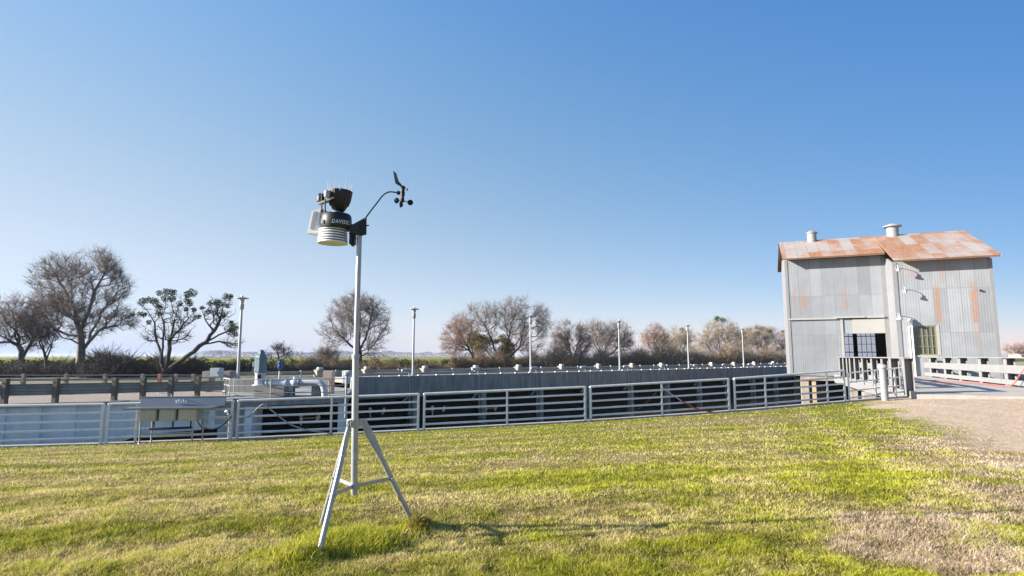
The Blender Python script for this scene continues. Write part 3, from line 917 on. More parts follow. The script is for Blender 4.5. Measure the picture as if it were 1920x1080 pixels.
px_tree('broad bare tree with golden mistletoe low in its crown', 935, 78,
        [[(935, 700), (930, 660), (915, 620), (895, 590)], [(938, 690), (955, 640), (945, 595)], [(940, 695), (975, 650), (985, 600), (1010, 580)], [(935, 690), (905, 650), (890, 625)]],
        [(910, 600, 48, 36), (960, 592, 48, 38), (1005, 600, 36, 34), (990, 635, 38, 30), (915, 655, 40, 28)], 1700, 17, gap=.36, mb=M_bark, mt=M_tw_grey, tw=5, twl=.85, rtrunk=.30,
        mist=[(882,636,9),(890,630,9),(898,640,10),(905,636,8),(914,640,8),(893,652,8),(885,645,8),(943,635,8),(950,643,8),(945,655,9),(955,660,8),(938,668,9),(948,675,9),(960,650,7),(905,652,8),(930,640,5),(958,670,6)], mm=M_mistley)
px_tree('upright bare tree with dense dark lower branches, right of the broad tree', 1072, 82,
        [[(1072, 700), (1070, 660), (1062, 630)], [(1072, 680), (1085, 640), (1088, 615)]],
        [(1060, 640, 28, 42), (1085, 650, 28, 45)], 850, 18, gap=.3, mb=M_bark, mt=M_tw_grey, tw=6, twl=.8, rtrunk=.22)
px_tree('bare tree with arching limbs behind the fourth lamp post', 1130, 86,
        [[(1130, 700), (1128, 665), (1115, 630), (1108, 610)], [(1130, 675), (1145, 635), (1150, 610)], [(1130, 680), (1160, 650), (1178, 625)]],
        [(1120, 630, 35, 32), (1155, 635, 35, 36), (1170, 650, 20, 26)], 900, 19, gap=.3, mb=M_barkg, mt=M_tw_grey, tw=5, twl=.85, rtrunk=.24)
px_tree('small rounded bare tree with reddish twigs', 1230, 92,
        [[(1230, 698), (1231, 660), (1225, 630)], [(1231, 665), (1245, 640)], [(1230, 668), (1214, 645)]],
        [(1228, 632, 28, 26), (1245, 645, 16, 20)], 600, 20, gap=.3, mb=M_barkg, mt=M_tw_red, tw=5, twl=.8, rtrunk=.22)
px_tree('bare tree with a pale forked trunk leaning left, before the fifth lamp post', 1276, 95,
        [[(1276, 700), (1272, 665), (1262, 640)], [(1276, 680), (1285, 645), (1288, 625)]],
        [(1268, 640, 22, 26), (1286, 645, 20, 30)], 560, 21, gap=.3, mb=M_barkg, mt=M_tw_tan, tw=5, twl=.8, rtrunk=.22, mist=[(1282,618,4),(1290,630,3)])
px_tree('tall pale bare tree with two mistletoe balls near its top', 1352, 98,
        [[(1352, 700), (1350, 655), (1345, 615)], [(1350, 670), (1365, 630), (1370, 605)], [(1350, 680), (1325, 645), (1318, 620)]],
        [(1350, 625, 34, 30), (1322, 650, 28, 34), (1375, 640, 26, 34)], 1050, 22, gap=.3, mb=M_barkg, mt=M_tw_tan, tw=5, twl=.85, rtrunk=.24, mist=[(1342,598,5),(1359,600,5),(1348,596,3)])
px_tree('wide pale bare tree with mistletoe across its crown, nearest the barn', 1425, 102,
        [[(1425, 700), (1422, 660), (1415, 630)], [(1423, 675), (1440, 640), (1448, 620)], [(1424, 680), (1408, 655)]],
        [(1420, 635, 32, 28), (1448, 640, 26, 28), (1400, 650, 24, 30)], 1000, 23, gap=.3, mb=M_barkg, mt=M_tw_tan, tw=5, twl=.85, rtrunk=.24,
        mist=[(1408,618,4),(1420,614,4),(1431,616,5),(1440,622,4),(1400,624,4),(1436,634,4),(1466,622,3),(1415,626,4),(1427,624,4)])
px_tree('bushy bare tree half hidden behind the corner of the barn', 1470, 100,
        [[(1470, 700), (1468, 670), (1465, 650)]], [(1467, 655, 20, 30), (1480, 650, 20, 32)], 320, 24, mb=M_barkg, mt=M_tw_red, tw=5, twl=.8, rtrunk=.2)
px_tree('round bare tree far off at the right edge beyond the field', 1903, 150,
        [[(1903, 672), (1903, 660)]], [(1903, 656, 18, 12), (1925, 655, 20, 13)], 380, 25, ground=-.06, mb=M_barkg, mt=M_tw_red, tw=5, twl=1.0, rtrunk=.3, rtip=.02, rtw=.018, group='trees beyond the field')
px_tree('small bare tree behind the pump motor', 520, 64, [[(520, 698), (522, 670), (518, 655)]], [(520, 660, 28, 18)], 160, 26, mb=M_bark, mt=M_tw_dark, tw=5, twl=.6, rtrunk=.12)
px_tree('pale wispy bare bush left of the mast tree', 600, 64, [[(600, 698), (598, 680), (590, 665)], [(600, 680), (612, 662)]], [(590, 665, 30, 14), (615, 668, 22, 18)], 240, 27, mb=M_bark, mt=M_tw_grey, tw=5, twl=.7, rtrunk=.10)

# scrub thicket along the foot of the levee
def scrub(name, label, spans, m, seed, kind='stuff', cat='scrub'):
    g = np.random.default_rng(seed); P0 = []; 
    for (xa, xb, Ya, Yb, cnt, h) in spans:
        px = xa + (xb - xa) * g.random(cnt); Yk = Ya + (Yb - Ya) * (px - xa) / (xb - xa) + g.normal(0, 1.2, cnt)
        X = (px - 960) / FPX * Yk * math.cos(TILT)
        hh = h * (.15 + 1.05 * fnoise(px * .06, px * 0 + seed, 3)**1.4) 
        P0.append(np.stack([X, Yk, -.5 + g.random(cnt) * hh * .75, hh], -1))
    A = np.concatenate(P0); k = len(A)
    b = A[:, :3]; d = g.normal(0, .6, (k, 3)); d[:, 2] = np.abs(d[:, 2]) * .6 + .5
    L = A[:, 3:4] * (.18 + .35 * g.random((k, 1)))
    c1 = b + d * L * .5; c2 = c1 + (d + g.normal(0, .6, (k, 3))) * L * .5
    c3 = c1 + (d + g.normal(0, .9, (k, 3))) * L * .45
    r = np.full(k, .020)
    V, Fc = tubes(np.concatenate([b, c1, c1]), np.concatenate([c1, c2, c3]), np.concatenate([r, r*.8, r*.8]), np.concatenate([r*.8, r*.4, r*.4]), 3)
    o = np_mesh(name, V, Fc, m); return tag(o, label, cat, kind=kind)
scrub('dark_scrub', 'dark tangle of scrub at the foot of the levee under the left trees', [(-60, 190, 47, 51, 4200, 1.5), (150, 330, 47, 50.5, 6000, 2.1), (300, 660, 52, 61, 11000, 1.55)], M_tw_dark, 31)
scrub('brown_scrub', 'brown leafless scrub along the levee in the middle distance', [(560, 780, 60, 66, 3000, 1.4), (780, 860, 68, 72, 1500, 1.3), (850, 1200, 70, 84, 12000, 2.4), (1200, 1500, 84, 98, 9000, 2.8)], bark('twig_brown', (.17, .11, .065), (.36, .24, .15)), 32)
scrub('tan_scrub', 'tan brush among the trees near the barn', [(1180, 1500, 86, 97, 9000, 3.8), (990, 1180, 78, 85, 5000, 3.6), (850, 900, 74, 76, 1200, 3.0)], M_tw_tan, 33)
M_shrub = mat('levee_leaf', (.07, .085, .016), .8, 0, .5, .6, 0)
cs = []
for i in range(460):
    px = g2.uniform(-40, 1200); Yk = np.interp(px, [0, 400, 800, 1200], [54, 62, 73, 90]) + g2.uniform(-1, 3)
    X = (px - 960) / FPX * Yk
    cs.append((X, Yk, -.35 + g2.uniform(0, 1.0), g2.uniform(.3, .7)))
V, Fc = leaf_clumps(cs, 60, .10)
tag(np_mesh('levee_brambles', V, Fc, M_shrub), 'low green and brown brambles on the levee slope', 'brambles', kind='stuff')
# distant wood on the horizon
def wood(spans, seed):
    g = np.random.default_rng(seed); out = []
    for (xa, xb, Yk, cnt, h) in spans:
        px = xa + (xb - xa) * g.random(cnt); X = (px - 960) / FPX * Yk; Yv = Yk + g.normal(0, 10, cnt)
        hh = h * (.45 + .75 * fnoise(px * .06, px * 0 + seed, 4))
        z = g.random(cnt)**.8 * hh
        out.append(np.stack([X, Yv, z, hh], -1))
    A = np.concatenate(out); k = len(A); s = A[:, 3:4] * .06
    a = g.normal(size=(k, 3)); a /= np.linalg.norm(a, axis=1, keepdims=True)
    b = np.cross(a, g.normal(size=(k, 3))); b /= np.linalg.norm(b, axis=1, keepdims=True)
    c = A[:, :3]
    V = np.stack([c - a*s, c - b*s*.5, c + a*s, c + b*s*.5], 1).reshape(-1, 3)
    return V, np.arange(len(V)).reshape(-1, 4)
V, Fc = wood([(380, 900, 520, 24000, 6.0), (1000, 1500, 560, 14000, 5.5), (1870, 2100, 500, 6000, 4), (-300, 380, 540, 8000, 2.5)], 41)
tag(np_mesh('far_wood', V, Fc, mat('far_wood_twig', (.13, .12, .14), .95, 0, .2, .05, 0)), 'hazy line of woodland on the horizon', 'wood', kind='stuff')

# ------------------------------------------------------------------ pipe fence panels
def fence_panel(px_posts, label, wide=()):
    s0 = s_of_px(px_posts[0]) + .0; s1 = s_of_px(px_posts[-1])
    o = FP(s0); rz = math.atan2(FD.y, FD.x)
    slope = (float(fzb(s1)) - float(fzb(s0))) / (s1 - s0)
    e = empty('fence_panel', o, rz, label, 'fence', 'welded pipe fence panels along the canal')
    L = s1 - s0; H = 1.03
    for px in px_posts:
        x = s_of_px(px) - s0; z0 = x * slope
        end = px in (px_posts[0], px_posts[-1])
        r = .036 if end else .030
        m = MB().tube([(x, 0, z0 + .02), (x, 0, z0 + H - (.0 if end else .03))], r, 10)
        if end: m.lathe([(r + .022, 0), (r + .022, .012), (r, .014)], 10, (x, 0, z0 + .034))
        m.build('post', M_pipe, e)
    for i, (k, r) in enumerate(((.985, .034), (.78, .028), (.575, .028), (.37, .028), (.17, .028))):
        mid = L / 2
        sag = [(-.0, 0, H * k), (mid, 0, mid * slope + H * k - .008 * (i > 0)), (L, 0, L * slope + H * k)]
        MB().tube(sag, r, 10).build('rail', M_pipe, e)
    return e
fence_panel([-165, 30 - 30, 207], 'pipe fence panel cut by the left frame edge, in front of the blue wall')
fence_panel([217, 270, 445], 'pipe fence panel standing behind the steel sink')
fence_panel([456, 628, 788], 'pipe fence panel behind the tripod with the black hose over it')
fence_panel([799, 952, 1096], 'pipe fence panel just right of the tripod')
fence_panel([1106, 1238, 1362], 'pipe fence panel with the red ended cable tied to its middle post')
fence_panel([1373, 1430, 1545, 1577], 'pipe fence panel in front of the piers at the left of the bridge')
# short return panel that closes the gap to the bridge
a = FP(s_of_px(1585)); b = BP(5.0, 23.2, 0.0)
e = empty('fence_panel', a, math.atan2(b.y - a.y, b.x - a.x), 'short white fence return reaching the bridge beside the capped pipe', 'fence', 'welded pipe fence panels along the canal')
L = math.hypot(b.x - a.x, b.y - a.y); z1 = -a.z - .02
for x in (0, L * .42, L * .74, L - .05):
    MB().tube([(x, 0, z1 * x / L - .05), (x, 0, z1 * x / L + .93)], .030, 10).build('post', M_pipe, e)
for k in (.92, .62, .34, .12):
    MB().tube([(0, 0, k), (L - .05, 0, k + z1)], .022, 10).build('rail', M_pipe, e)

# hoses on the fence
def curve_pts(pp, n=6):
    """Catmull-Rom through points"""
    pp = [Vector(p) for p in pp]; out = []
    for i in range(len(pp) - 1):
        p0 = pp[max(i-1, 0)]; p1 = pp[i]; p2 = pp[i+1]; p3 = pp[min(i+2, len(pp)-1)]
        for k in range(n):
            t = k / n
            out.append(.5 * ((2*p1) + (p2-p0)*t + (2*p0-5*p1+4*p2-p3)*t*t + (-p0+3*p1-3*p2+p3)*t**3))
    out.append(pp[-1]); return out
def FY(px, off=0.0):
    """depth of the fence plane (moved towards the lens by off) at a pixel column"""
    r = ray(px, 700); a = r.x / r.y
    p0 = F0 + FN * off
    # p0 + FD*s = (a*Y, Y)
    s = (a * p0.y - p0.x) / (FD.x - a * FD.y)
    return (p0 + FD * s).y
def fpts(pp, off): return [P(x, y, FY(x, off)) for x, y in pp]
def hose(name, pts, r, m, label, cat='hose'):
    o = MB().tube(curve_pts(pts), r, 8).build(name, m); return tag(o, label, cat)
hose('hose', fpts([(455, 782), (466, 781), (482, 766), (492, 759), (500, 762), (520, 778), (545, 796), (580, 807), (625, 813)], .07), .017, M_grey, 'dark grey hose draped over the second rail right of the standpipe')
hose('hose', fpts([(370, 786), (374, 796), (384, 804), (400, 805), (415, 799), (428, 788), (434, 780)], .10), .015, M_blackm, 'black hose from the sink to the standpipe')
hose('cable', fpts([(1168, 781), (1195, 768), (1215, 752), (1233, 733)], -.05), .010, M_blackm, 'thin dark cable hanging left of the middle fence post', 'cable')
hose('cable', fpts([(1239, 724), (1255, 736), (1278, 752)], .06), .011, M_pipe, 'pale cable running down right from the middle fence post', 'cable')
hose('hose', fpts([(1279, 753), (1290, 758), (1303, 765), (1320, 770), (1338, 773)], .06), .018, M_red, 'dark red hose end lying over the fence rail onto the kerb')
# standpipe with taps behind the fence
e = empty('standpipe', FP(s_of_px(438), -.12), 0, 'galvanised standpipe with taps beside the double fence post', 'standpipe')
MB().tube([(0, 0, .0), (0, 0, .62)], .02, 10).build('riser', M_galv, e)
m = MB().tube(curve_pts([(0, 0, .42), (.0, -.02, .50), (-.10, -.06, .52), (-.14, -.08, .56)]), .016, 8); m.build('outlet', M_galv, e)
MB().tube([(-.02, -.02, .64), (-.10, -.05, .82)], .014, 8).tube([(-.10, -.05, .72), (-.03, -.05, .76)], .03, 8).build('valve', M_white, e)

# ------------------------------------------------------------------ steel sink
SY = FY(335, .42)
s_o = P(335, 820, SY); s_o.z = gz(s_o.x, s_o.y)
e = empty('steel_sink', s_o, math.atan2(FD.y, FD.x) - R(3), 'three basin stainless steel sink standing on the grass against the fence', 'sink')
kx = SY / FPX
def sx(px): return (px - 335) * kx * 1.02
def sz(py): return P(335, py, SY).z - s_o.z
ztop = sz(763)
M_ = MB()
M_.prism([(sx(247), -.28, ztop - .035), (sx(247), -.28, ztop), (sx(247), .25, ztop), (sx(247), .25, ztop - .035)], (sx(396) - sx(247), 0, 0))
M_.build('drainboard', M_steel, e)
MB().prism([(sx(258), .25, ztop), (sx(258), .34, sz(746)), (sx(258), .37, sz(746)), (sx(258), .28, ztop - .03)], (sx(404) - sx(258), 0, 0)).build('backsplash', M_steel, e)
MB().bevbox((sx(258), .33, sz(746.5)), (sx(404), .42, sz(745)), .004).build('ledge', M_steel, e)
for a, b in ((274, 302), (306, 334), (338, 370)):
    MB().bevbox((sx(a), -.24, sz(788)), (sx(b), .22, ztop - .036), .02).build('basin', M_basin, e)
for px, y in ((276, -.20), (283, .2), (363, -.20), (370, .2)):
    MB().tube([(sx(px), y, -.03), (sx(px), y, sz(787))], .019, 10).lathe([(.03, 0), (.03, .03), (.02, .05)], 10, (sx(px), y, -.01)).build('leg', M_galv, e)
MB().tube([(sx(276), -.2, sz(812)), (sx(363), -.2, sz(809))], .016, 8).build('cross_bar', M_galv, e)
for px in (292, 324, 354):
    MB().tube([(sx(px), 0, sz(789)), (sx(px), 0, sz(800)), (sx(px), 0, sz(801))], .02, 8).build('drain', M_blackm, e)
MB().tube([(sx(285), .0, sz(804)), (sx(356), .0, sz(802))], .03, 8).build('waste_pipe', M_blackm, e)
MB().tube(curve_pts([(sx(308), .36, sz(745)), (sx(308), .34, sz(741)), (sx(302), .2, sz(738)), (sx(295), .06, sz(737)), (sx(294), .04, sz(740))]), .011, 8).build('faucet', M_white, e)
m = MB()
for k in range(5):
    m.tube([(sx(320 + k*4.2), .265, sz(757)), (sx(320 + k*4.2), .24, sz(752 - (k % 2)*1.5))], .010, 6)
m.build('tap_handles', M_white, e)
m = MB().prism([(0, 0, 0), (.30, 0, 0), (.34, 0, .10), (.02, 0, .10)], (0, .05, 0)); 

# ------------------------------------------------------------------ guard rails
def rail_line(name, posts_px, Yf, top_py, rail_dz, rail_h, label, m_post, thin=None, back=True, beam=True, hpost=.85, pw=.17, orange=None, ext=0):
    e0 = P(posts_px[0], 700, Yf(posts_px[0])); e0.z = -.44
    e = empty(name, e0, 0, label, 'guard rail', 'guard rails along the gravel road')
    pts = []
    for px in posts_px:
        Yk = Yf(px); p = P(px, top_py(px), Yk) - e0; pts.append(p)
        m = MB().bevbox((p.x - pw/2, p.y - pw/2, -.05), (p.x + pw/2, p.y + pw/2, p.z), .012)
        m.build('post', M_orange if orange and px == orange else m_post, e)
    a = pts[0]; b = pts[-1]; d = (b - a); d.z = 0; d.normalize(); nn = Vector((-d.y, d.x, 0))
    aa = a - d * 14; bb = b + d * ext
    zA = aa.z; 
    def q(base, y, z): return base + nn * y + Vector((0, 0, z))
    prof = [(.0, 0), (.06, -.04), (.06, -.10), (.0, -.15), (.0, -.19), (.06, -.24), (.06, -.30), (.0, -.34)]
    sc_ = rail_h / .34
    sl = (b.z - a.z) / max(.01, (b - a).length)
    aa = Vector((aa.x, aa.y, a.z - sl * 14)); bb = Vector((bb.x, bb.y, b.z + sl * ext))
    m = MB()
    for (y0, z0), (y1, z1) in zip(prof[:-1], prof[1:]):
        m.quad(q(aa, pw/2 + y0, rail_dz + z0*sc_), q(bb, pw/2 + y0, rail_dz + z0*sc_), q(bb, pw/2 + y1, rail_dz + z1*sc_), q(aa, pw/2 + y1, rail_dz + z1*sc_))
    if beam:
        r_ = m.build('beam', M_rail, e)
        r_.modifiers.new('thick', 'SOLIDIFY').thickness = .008
    if thin:
        for z in thin:
            MB().tube([q(aa, pw/2+.02, z), q(bb, pw/2+.02, z)], .022, 8).build('cable', M_rail, e)
    return e
nearY = lambda px: 19.7 + (px - 12) * (24.4 - 19.7) / 360 if px < 372 else 24.4
nearY = lambda px: 1 / np.interp(px, [-200, 12, 372, 420], [1/18.0, 1/20.6, 1/24.2, 1/24.8])
rail_line('guard_rail', [12, 107, 217, 270, 322, 372], nearY, lambda px: np.interp(px, [12, 372], [710, 706]), -.20, .40,
          'near steel guard rail on weathered timber posts above the canal wall', M_timber, thin=(-.05,), ext=1.0)
rail_line('guard_rail', [45, 125, 198, 268, 300, 331, 363], lambda px: np.interp(px, [45, 363], [25.8, 29.5]), lambda px: 701, -.06, .20,
          'far guard rail in front of the trees, one post faced in orange', mat('far_post', (.30, .25, .19), .9, 0, .2, 5, .3), pw=.15, orange=300, ext=.4, thin=(-.06, -.24, -.29), beam=False)

# ------------------------------------------------------------------ screen structure on the far side of the canal
DZ = CZ - 1.10
BAY = .515 * 9.32
X_J = [.93 * 9.32 + BAY * k for k in range(12)]
ss = empty('screen_structure', EP(5.5, 0, -2.45), E_AZ, 'long concrete screen structure with dark bays across the canal', 'canal structure')
def el(x, y, z): return (x - 5.5, y, z + 2.45)
XA, XB = 5.5, 82
MB().box(el(XA, -.35, DZ - 1.12), el(XB, 0.05, DZ)).build('beam', M_conc, ss)
MB().box(el(XA, .055, DZ - .30), el(XB, 3.3, DZ - .02)).build('walkway', M_conc2, ss)
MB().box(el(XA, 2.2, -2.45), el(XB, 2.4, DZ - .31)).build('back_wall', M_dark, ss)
for i, x in enumerate(X_J):
    MB().box(el(x + .36, -.42, -2.45), el(x + .68, -.05, DZ - 1.125)).box(el(x + .42, -.40, DZ - 1.12), el(x + .60, -.352, DZ - .03)).build('column', M_conc, ss)
MB().box(el(XA - .0, -.40, -2.45), el(XA + .35, .0, DZ - 1.125)).build('column', M_conc, ss)
# dark fish screens set back in each bay
for i, x in enumerate([XA - 2.0] + X_J[:-1]):
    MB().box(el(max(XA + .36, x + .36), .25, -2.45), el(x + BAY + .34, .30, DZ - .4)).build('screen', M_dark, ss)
# diagonal struts
for x in X_J[:9]:
    MB().prism([el(x - .35, -.30, -1.9 + .62), el(x - .20, -.30, -1.9 + .62), el(x + .15, -.30, DZ - 1.13), el(x + .0, -.30, DZ - 1.13)], (0, .10, 0)).build('strut', M_conc2, ss)
# low bolted rail on the edge and far side
MB().box(el(XA, -.30, DZ + .002), el(XB, -.22, DZ + .03)).build('edge_angle', M_galv, ss)
m = MB(); x = XA + .4
while x < XB:
    m.cbox(el(x, -.26, DZ + .055), (.22, .10, .05)); x += BAY / 4.0
m.build('deck_blocks', M_white, ss)
tag(m and ss.children[-1], kind='stuff')
MB().box(el(XA - 6, 3.1, DZ + .16), el(XB, 3.2, DZ + .30)).build('far_rail', M_rail, ss)
m = MB(); x = XA - 5.5
while x < XB:
    m.box(el(x, 3.0, DZ), el(x + .08, 3.08, DZ + .34)); x += 2.0
m.build('rail_post', M_galv, ss); tag(ss.children[-1], kind='stuff')
MB().box(el(XA, 2.4, DZ - .02), el(XB, 2.6, DZ + .12)).build('pipe_tray', M_rail, ss)

# floodlights with a drop pipe at every bay
ord_ = ['nearest', 'second', 'third', 'fourth', 'fifth', 'sixth', 'seventh', 'eighth', 'ninth', 'tenth', 'farthest']
def floodlight():
    e = empty('floodlight', (0, 0, 0), E_AZ)
    M1 = Matrix.Translation((0, 0, .33)) @ Matrix.Rotation(R(-90), 4, 'Y')
    MB().lathe([(.05, -.16), (.10, -.15), (.11, -.05), (.085, .05), (.085, .18), (.06, .24)], 14, M=M1).build('head', M_lamp, e)
    MB().lathe([(.075, -.05), (.09, 0), (.075, .06), (.03, .09)], 12, (.26, 0, .33)).build('junction_box', M_lamp, e)
    MB().tube([(.2, -.03, .30), (.2, -.12, -.6), (.2, -.14, -2.0)], .025, 8).build('drop_pipe', M_galv, e)
    MB().lathe([(.05, -.08), (.09, -.03), (.09, .03), (.05, .08)], 12, (.2, -.14, -2.02)).build('float', M_motor, e)
    return e
fl = floodlight()
for i, x in enumerate(X_J[:11]):
    o = fl if i == 0 else copy_tree(fl)
    o.location = EP(x - .1, -.30, DZ)
    where = ['just left of the lamp post at the mast side', 'between the second and third lamp posts', 'beside the third lamp post', 'between the third and fourth lamp posts, left one',
             'just left of the fourth lamp post', 'between the fourth and fifth lamp posts', 'just left of the fifth lamp post', 'between the fifth and sixth lamp posts',
             'beside the sixth lamp post', 'right of the sixth lamp post', 'right at the corner of the barn'][i]
    tag(o, f'white floodlight on the screen structure, {where}', 'floodlight', 'floodlights along the screen structure')

# glinting valve fittings in the bays
def fitting():
    e = empty('valve_fitting', (0, 0, 0), E_AZ)
    MB().lathe([(.03, -.28), (.03, -.1), (.07, -.06), (.07, .02), (.04, .06), (.09, .10), (.07, .17), (.02, .20)], 10).build('stem', M_brass, e)
    MB().prism([(.62, -.05, -.18), (.80, -.05, -.02), (.74, -.05, .16), (.60, -.05, .02)], (0, .06, 0)).tube([(.1, 0, .0), (.66, 0, .0)], .018, 6).build('paddle', M_brass, e)
    return e
ft = fitting()
spots = [(565, 785, 24.6), (694, 772, 28.3), (811, 768, 31), (912, 766, 35.5), (1002, 763, 40), (1075, 762, 44.5)]
wh = ['left of the mast', 'just right of the mast', 'behind the double post right of the tripod', 'left of the panel post in the middle', 'right of the panel post in the middle', 'left of the second double post']
for i, (px, py, Yk) in enumerate(spots):
    o = ft if i == 0 else copy_tree(ft)
    o.location = P(px, py, Yk)
    tag(o, f'brass valve fitting in a dark bay, {wh[i]}', 'valve', 'valve fittings in the bays')

# concrete vent caps along the back of the walkway
caps = [(688, 'right beside the mast'), (797, 'right of the second lamp post'), (892, 'left of the broad tree'), (972, 'left of the third lamp post'), (1053, 'below the dark upright tree'),
        (1122, 'left of the fourth lamp post'), (1185, 'right of the fourth lamp post'), (1240, 'below the small rounded tree'), (1334, 'right of the fifth lamp post'),
        (1376, 'left of the sixth lamp post'), (1414, 'right of the sixth lamp post'), (1450, 'close to the barn'), (600, 'behind the white pipe')]
cp0 = empty('vent_cap', (0, 0, 0), E_AZ)
MB().bevbox((-.26, -.26, 0), (.26, .26, .38), .02).build('body', M_conc2, cp0)
MB().bevbox((-.17, -.17, .381), (.17, .17, .52), .05).build('cap', M_lamp, cp0)
def eX(px, y=3.0):
    """point on the line y=const of the structure seen at pixel column px"""
    r = ray(px, 690); a = r.x / r.y; c, s_ = math.cos(E_AZ), math.sin(E_AZ)
    bx = L0.x - y * s_; by = L0.y + y * c
    x = (a * by - bx) / (c - a * s_); return x
for i, (px, wl_) in enumerate(caps):
    o = cp0 if i == 0 else copy_tree(cp0)
    o.location = EP(eX(px, 2.9), 2.9, DZ - .02)
    tag(o, f'square concrete vent cap on the walkway, {wl_}', 'vent cap', 'vent caps along the walkway')

# lamp posts
def lamp_post():
    e = empty('lamp_post')
    H = 3.55
    MB().tube([(0, 0, 0), (0, 0, H)], [.070, .052], 12).build('pole', M_galv, e)
    MB().lathe([(.20, 0), (.20, .02), (.12, .05), (.09, .14)], 14).build('base_plate', M_conc2, e)
    MB().lathe([(.055, H - .30), (.10, H - .22), (.10, H), (.075, H + .01)], 14).build('ballast', M_galv, e)
    MB().lathe([(.065, H + .012), (.10, H + .12), (.11, H + .22)], 14).build('globe', M_lamp, e)
    sh = MB().lathe([(.30, H + .24), (.30, H + .26), (.14, H + .31), (.05, H + .33), (.03, H + .42), (.0, H + .43)], 18).build('lamp_shade', M_galv, e)
    return e
lp0 = lamp_post()
lpx = [447, 774.5, 995, 1162, 1291.5, 1395]
lpt = ['lamp post at the left end of the walkway beside the mistletoe tree', 'lamp post in open sky right of the mast', 'lamp post in front of the broad bare tree', 'lamp post in front of the tree with arching limbs',
       'lamp post left of the tallest pale tree', 'lamp post nearest the barn']
for i, px in enumerate(lpx):
    o = lp0 if i == 0 else copy_tree(lp0)
    o.location = EP(eX(px, .25), .25, DZ - (.02 if i else .0))
    o.rotation_euler.z = .4 * i
    tag(o, 'slim grey ' + lpt[i], 'lamp post', 'lamp posts on the walkway')

# ------------------------------------------------------------------ pump platform
PB = (W1.x, W1.y)
pl_ = empty('pump_platform', (W1.x, W1.y, -2.45), 0, 'concrete pump platform on pale columns at the left end of the screens', 'platform')
a = Vector((W1.x + .05, W1.y, -.40)); b = G(650, 741, -.40)
bk = EP(5.3, 3.4, -.40); bk2 = EP(-3.0, 1.5, -.40)
rebase(MB().prism([a, b, EP(5.45, -.45, -.40), EP(5.45, 3.3, -.40), EP(.5, 3.3, -.40), (a.x - .6, a.y + 3.2, -.40)], (0, 0, -.32)).build('slab', M_conc, pl_), pl_)
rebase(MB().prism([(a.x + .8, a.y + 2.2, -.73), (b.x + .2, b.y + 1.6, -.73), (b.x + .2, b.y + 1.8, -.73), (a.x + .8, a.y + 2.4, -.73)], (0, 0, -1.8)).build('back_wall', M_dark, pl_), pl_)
for px, w_ in ((482, .30), (425, .25), (640, .28)):
    t_ = (px - 415) / 235; q = a.lerp(b, t_)
    rebase(MB().box((q.x - w_/2, q.y + .10, -2.6), (q.x + w_/2, q.y + .5, -.725)).build('column', M_sheet, pl_), pl_)
q = a
rebase(MB().prism([(W1.x - .02, W1.y + .1, -.735), (W1.x + .0, W1.y + .3, -.735), (W1.x + 1.2, W1.y + 2.6, -.735), (W1.x + 1.3, W1.y + 2.4, -.735)], (0, 0, -1.8)).build('side_wall', M_sheet, pl_), pl_)

# plinth, upstands
def block(name, x0, x1, Yk, y_top, y_bot, depth, label, m=M_conc2, cat='concrete block', bev=.02, ground=None):
    A = P(x0, y_bot, Yk); B_ = P(x1, y_top, Yk)
    zb = A.z if ground is None else ground
    e = Vector(((A.x + B_.x) / 2, Yk + depth / 2, zb))
    o = MB().bevbox((A.x - e.x, -depth/2, 0), (B_.x - e.x, depth/2, B_.z - zb), bev).build(name, m)
    o.location = e; return tag(o, label, cat)
Yp = 24.6
block('pump_plinth', 476, 534, 24.0, 724, 747, 1.1, 'tan concrete plinth under the pump motor', ground=-.40)
block('upstand', 414, 500, 27.0 - .2, 712.5, 735, .6, 'long grey concrete upstand carrying the first lamp post', M_conc, 'upstand', ground=-.40)
block('pipe_support', 583, 600, 24.6, 723, 746, .5, 'short tan concrete pipe support below the pipe elbow', ground=-.40)

# pump motor
Ym = 24.5; k = Ym / FPX
mo = P(487, 722, Ym)
e = empty('pump', mo, 0, 'tall vertical pump with blue grey motor and white discharge head on the plinth', 'pump')
def mz(py): return P(487, py, Ym).z - mo.z
MB().lathe([(.30, -.03), (.30, .02), (.20, .03), (.20, mz(702)), (.22, mz(701)), (.22, mz(699)), (.16, mz(698))], 20).build('discharge_head', M_pump, e)
MB().cbox((.05, -.21, mz(706)), (.13, .04, .15)).build('window', M_dark, e)
m = MB().lathe([(.22, mz(698)), (.26, mz(697)), (.26, mz(692)), (.245, mz(691)), (.245, mz(673)), (.26, mz(672.5)), (.26, mz(671)), (.24, mz(670)), (.22, mz(667)), (.14, mz(663)), (.12, mz(659)), (.08, mz(656.5)), (.02, mz(655.5))], 8, M=Matrix.Rotation(R(8), 4, 'Z'), smooth=False)
m.build('motor', M_motor, e)
MB().bevbox((-.33, -.06, mz(688)), (-.235, .08, mz(678)), .02).build('terminal_box', M_cab, e)
MB().cbox((.02, -.252, mz(681)), (.06, .012, .11)).build('name_plate', M_lamp, e)
MB().tube(curve_pts([(-.30, 0, mz(688)), (-.36, 0, mz(700)), (-.42, 0, mz(706))]), .015, 8).build('conduit', M_blackm, e)

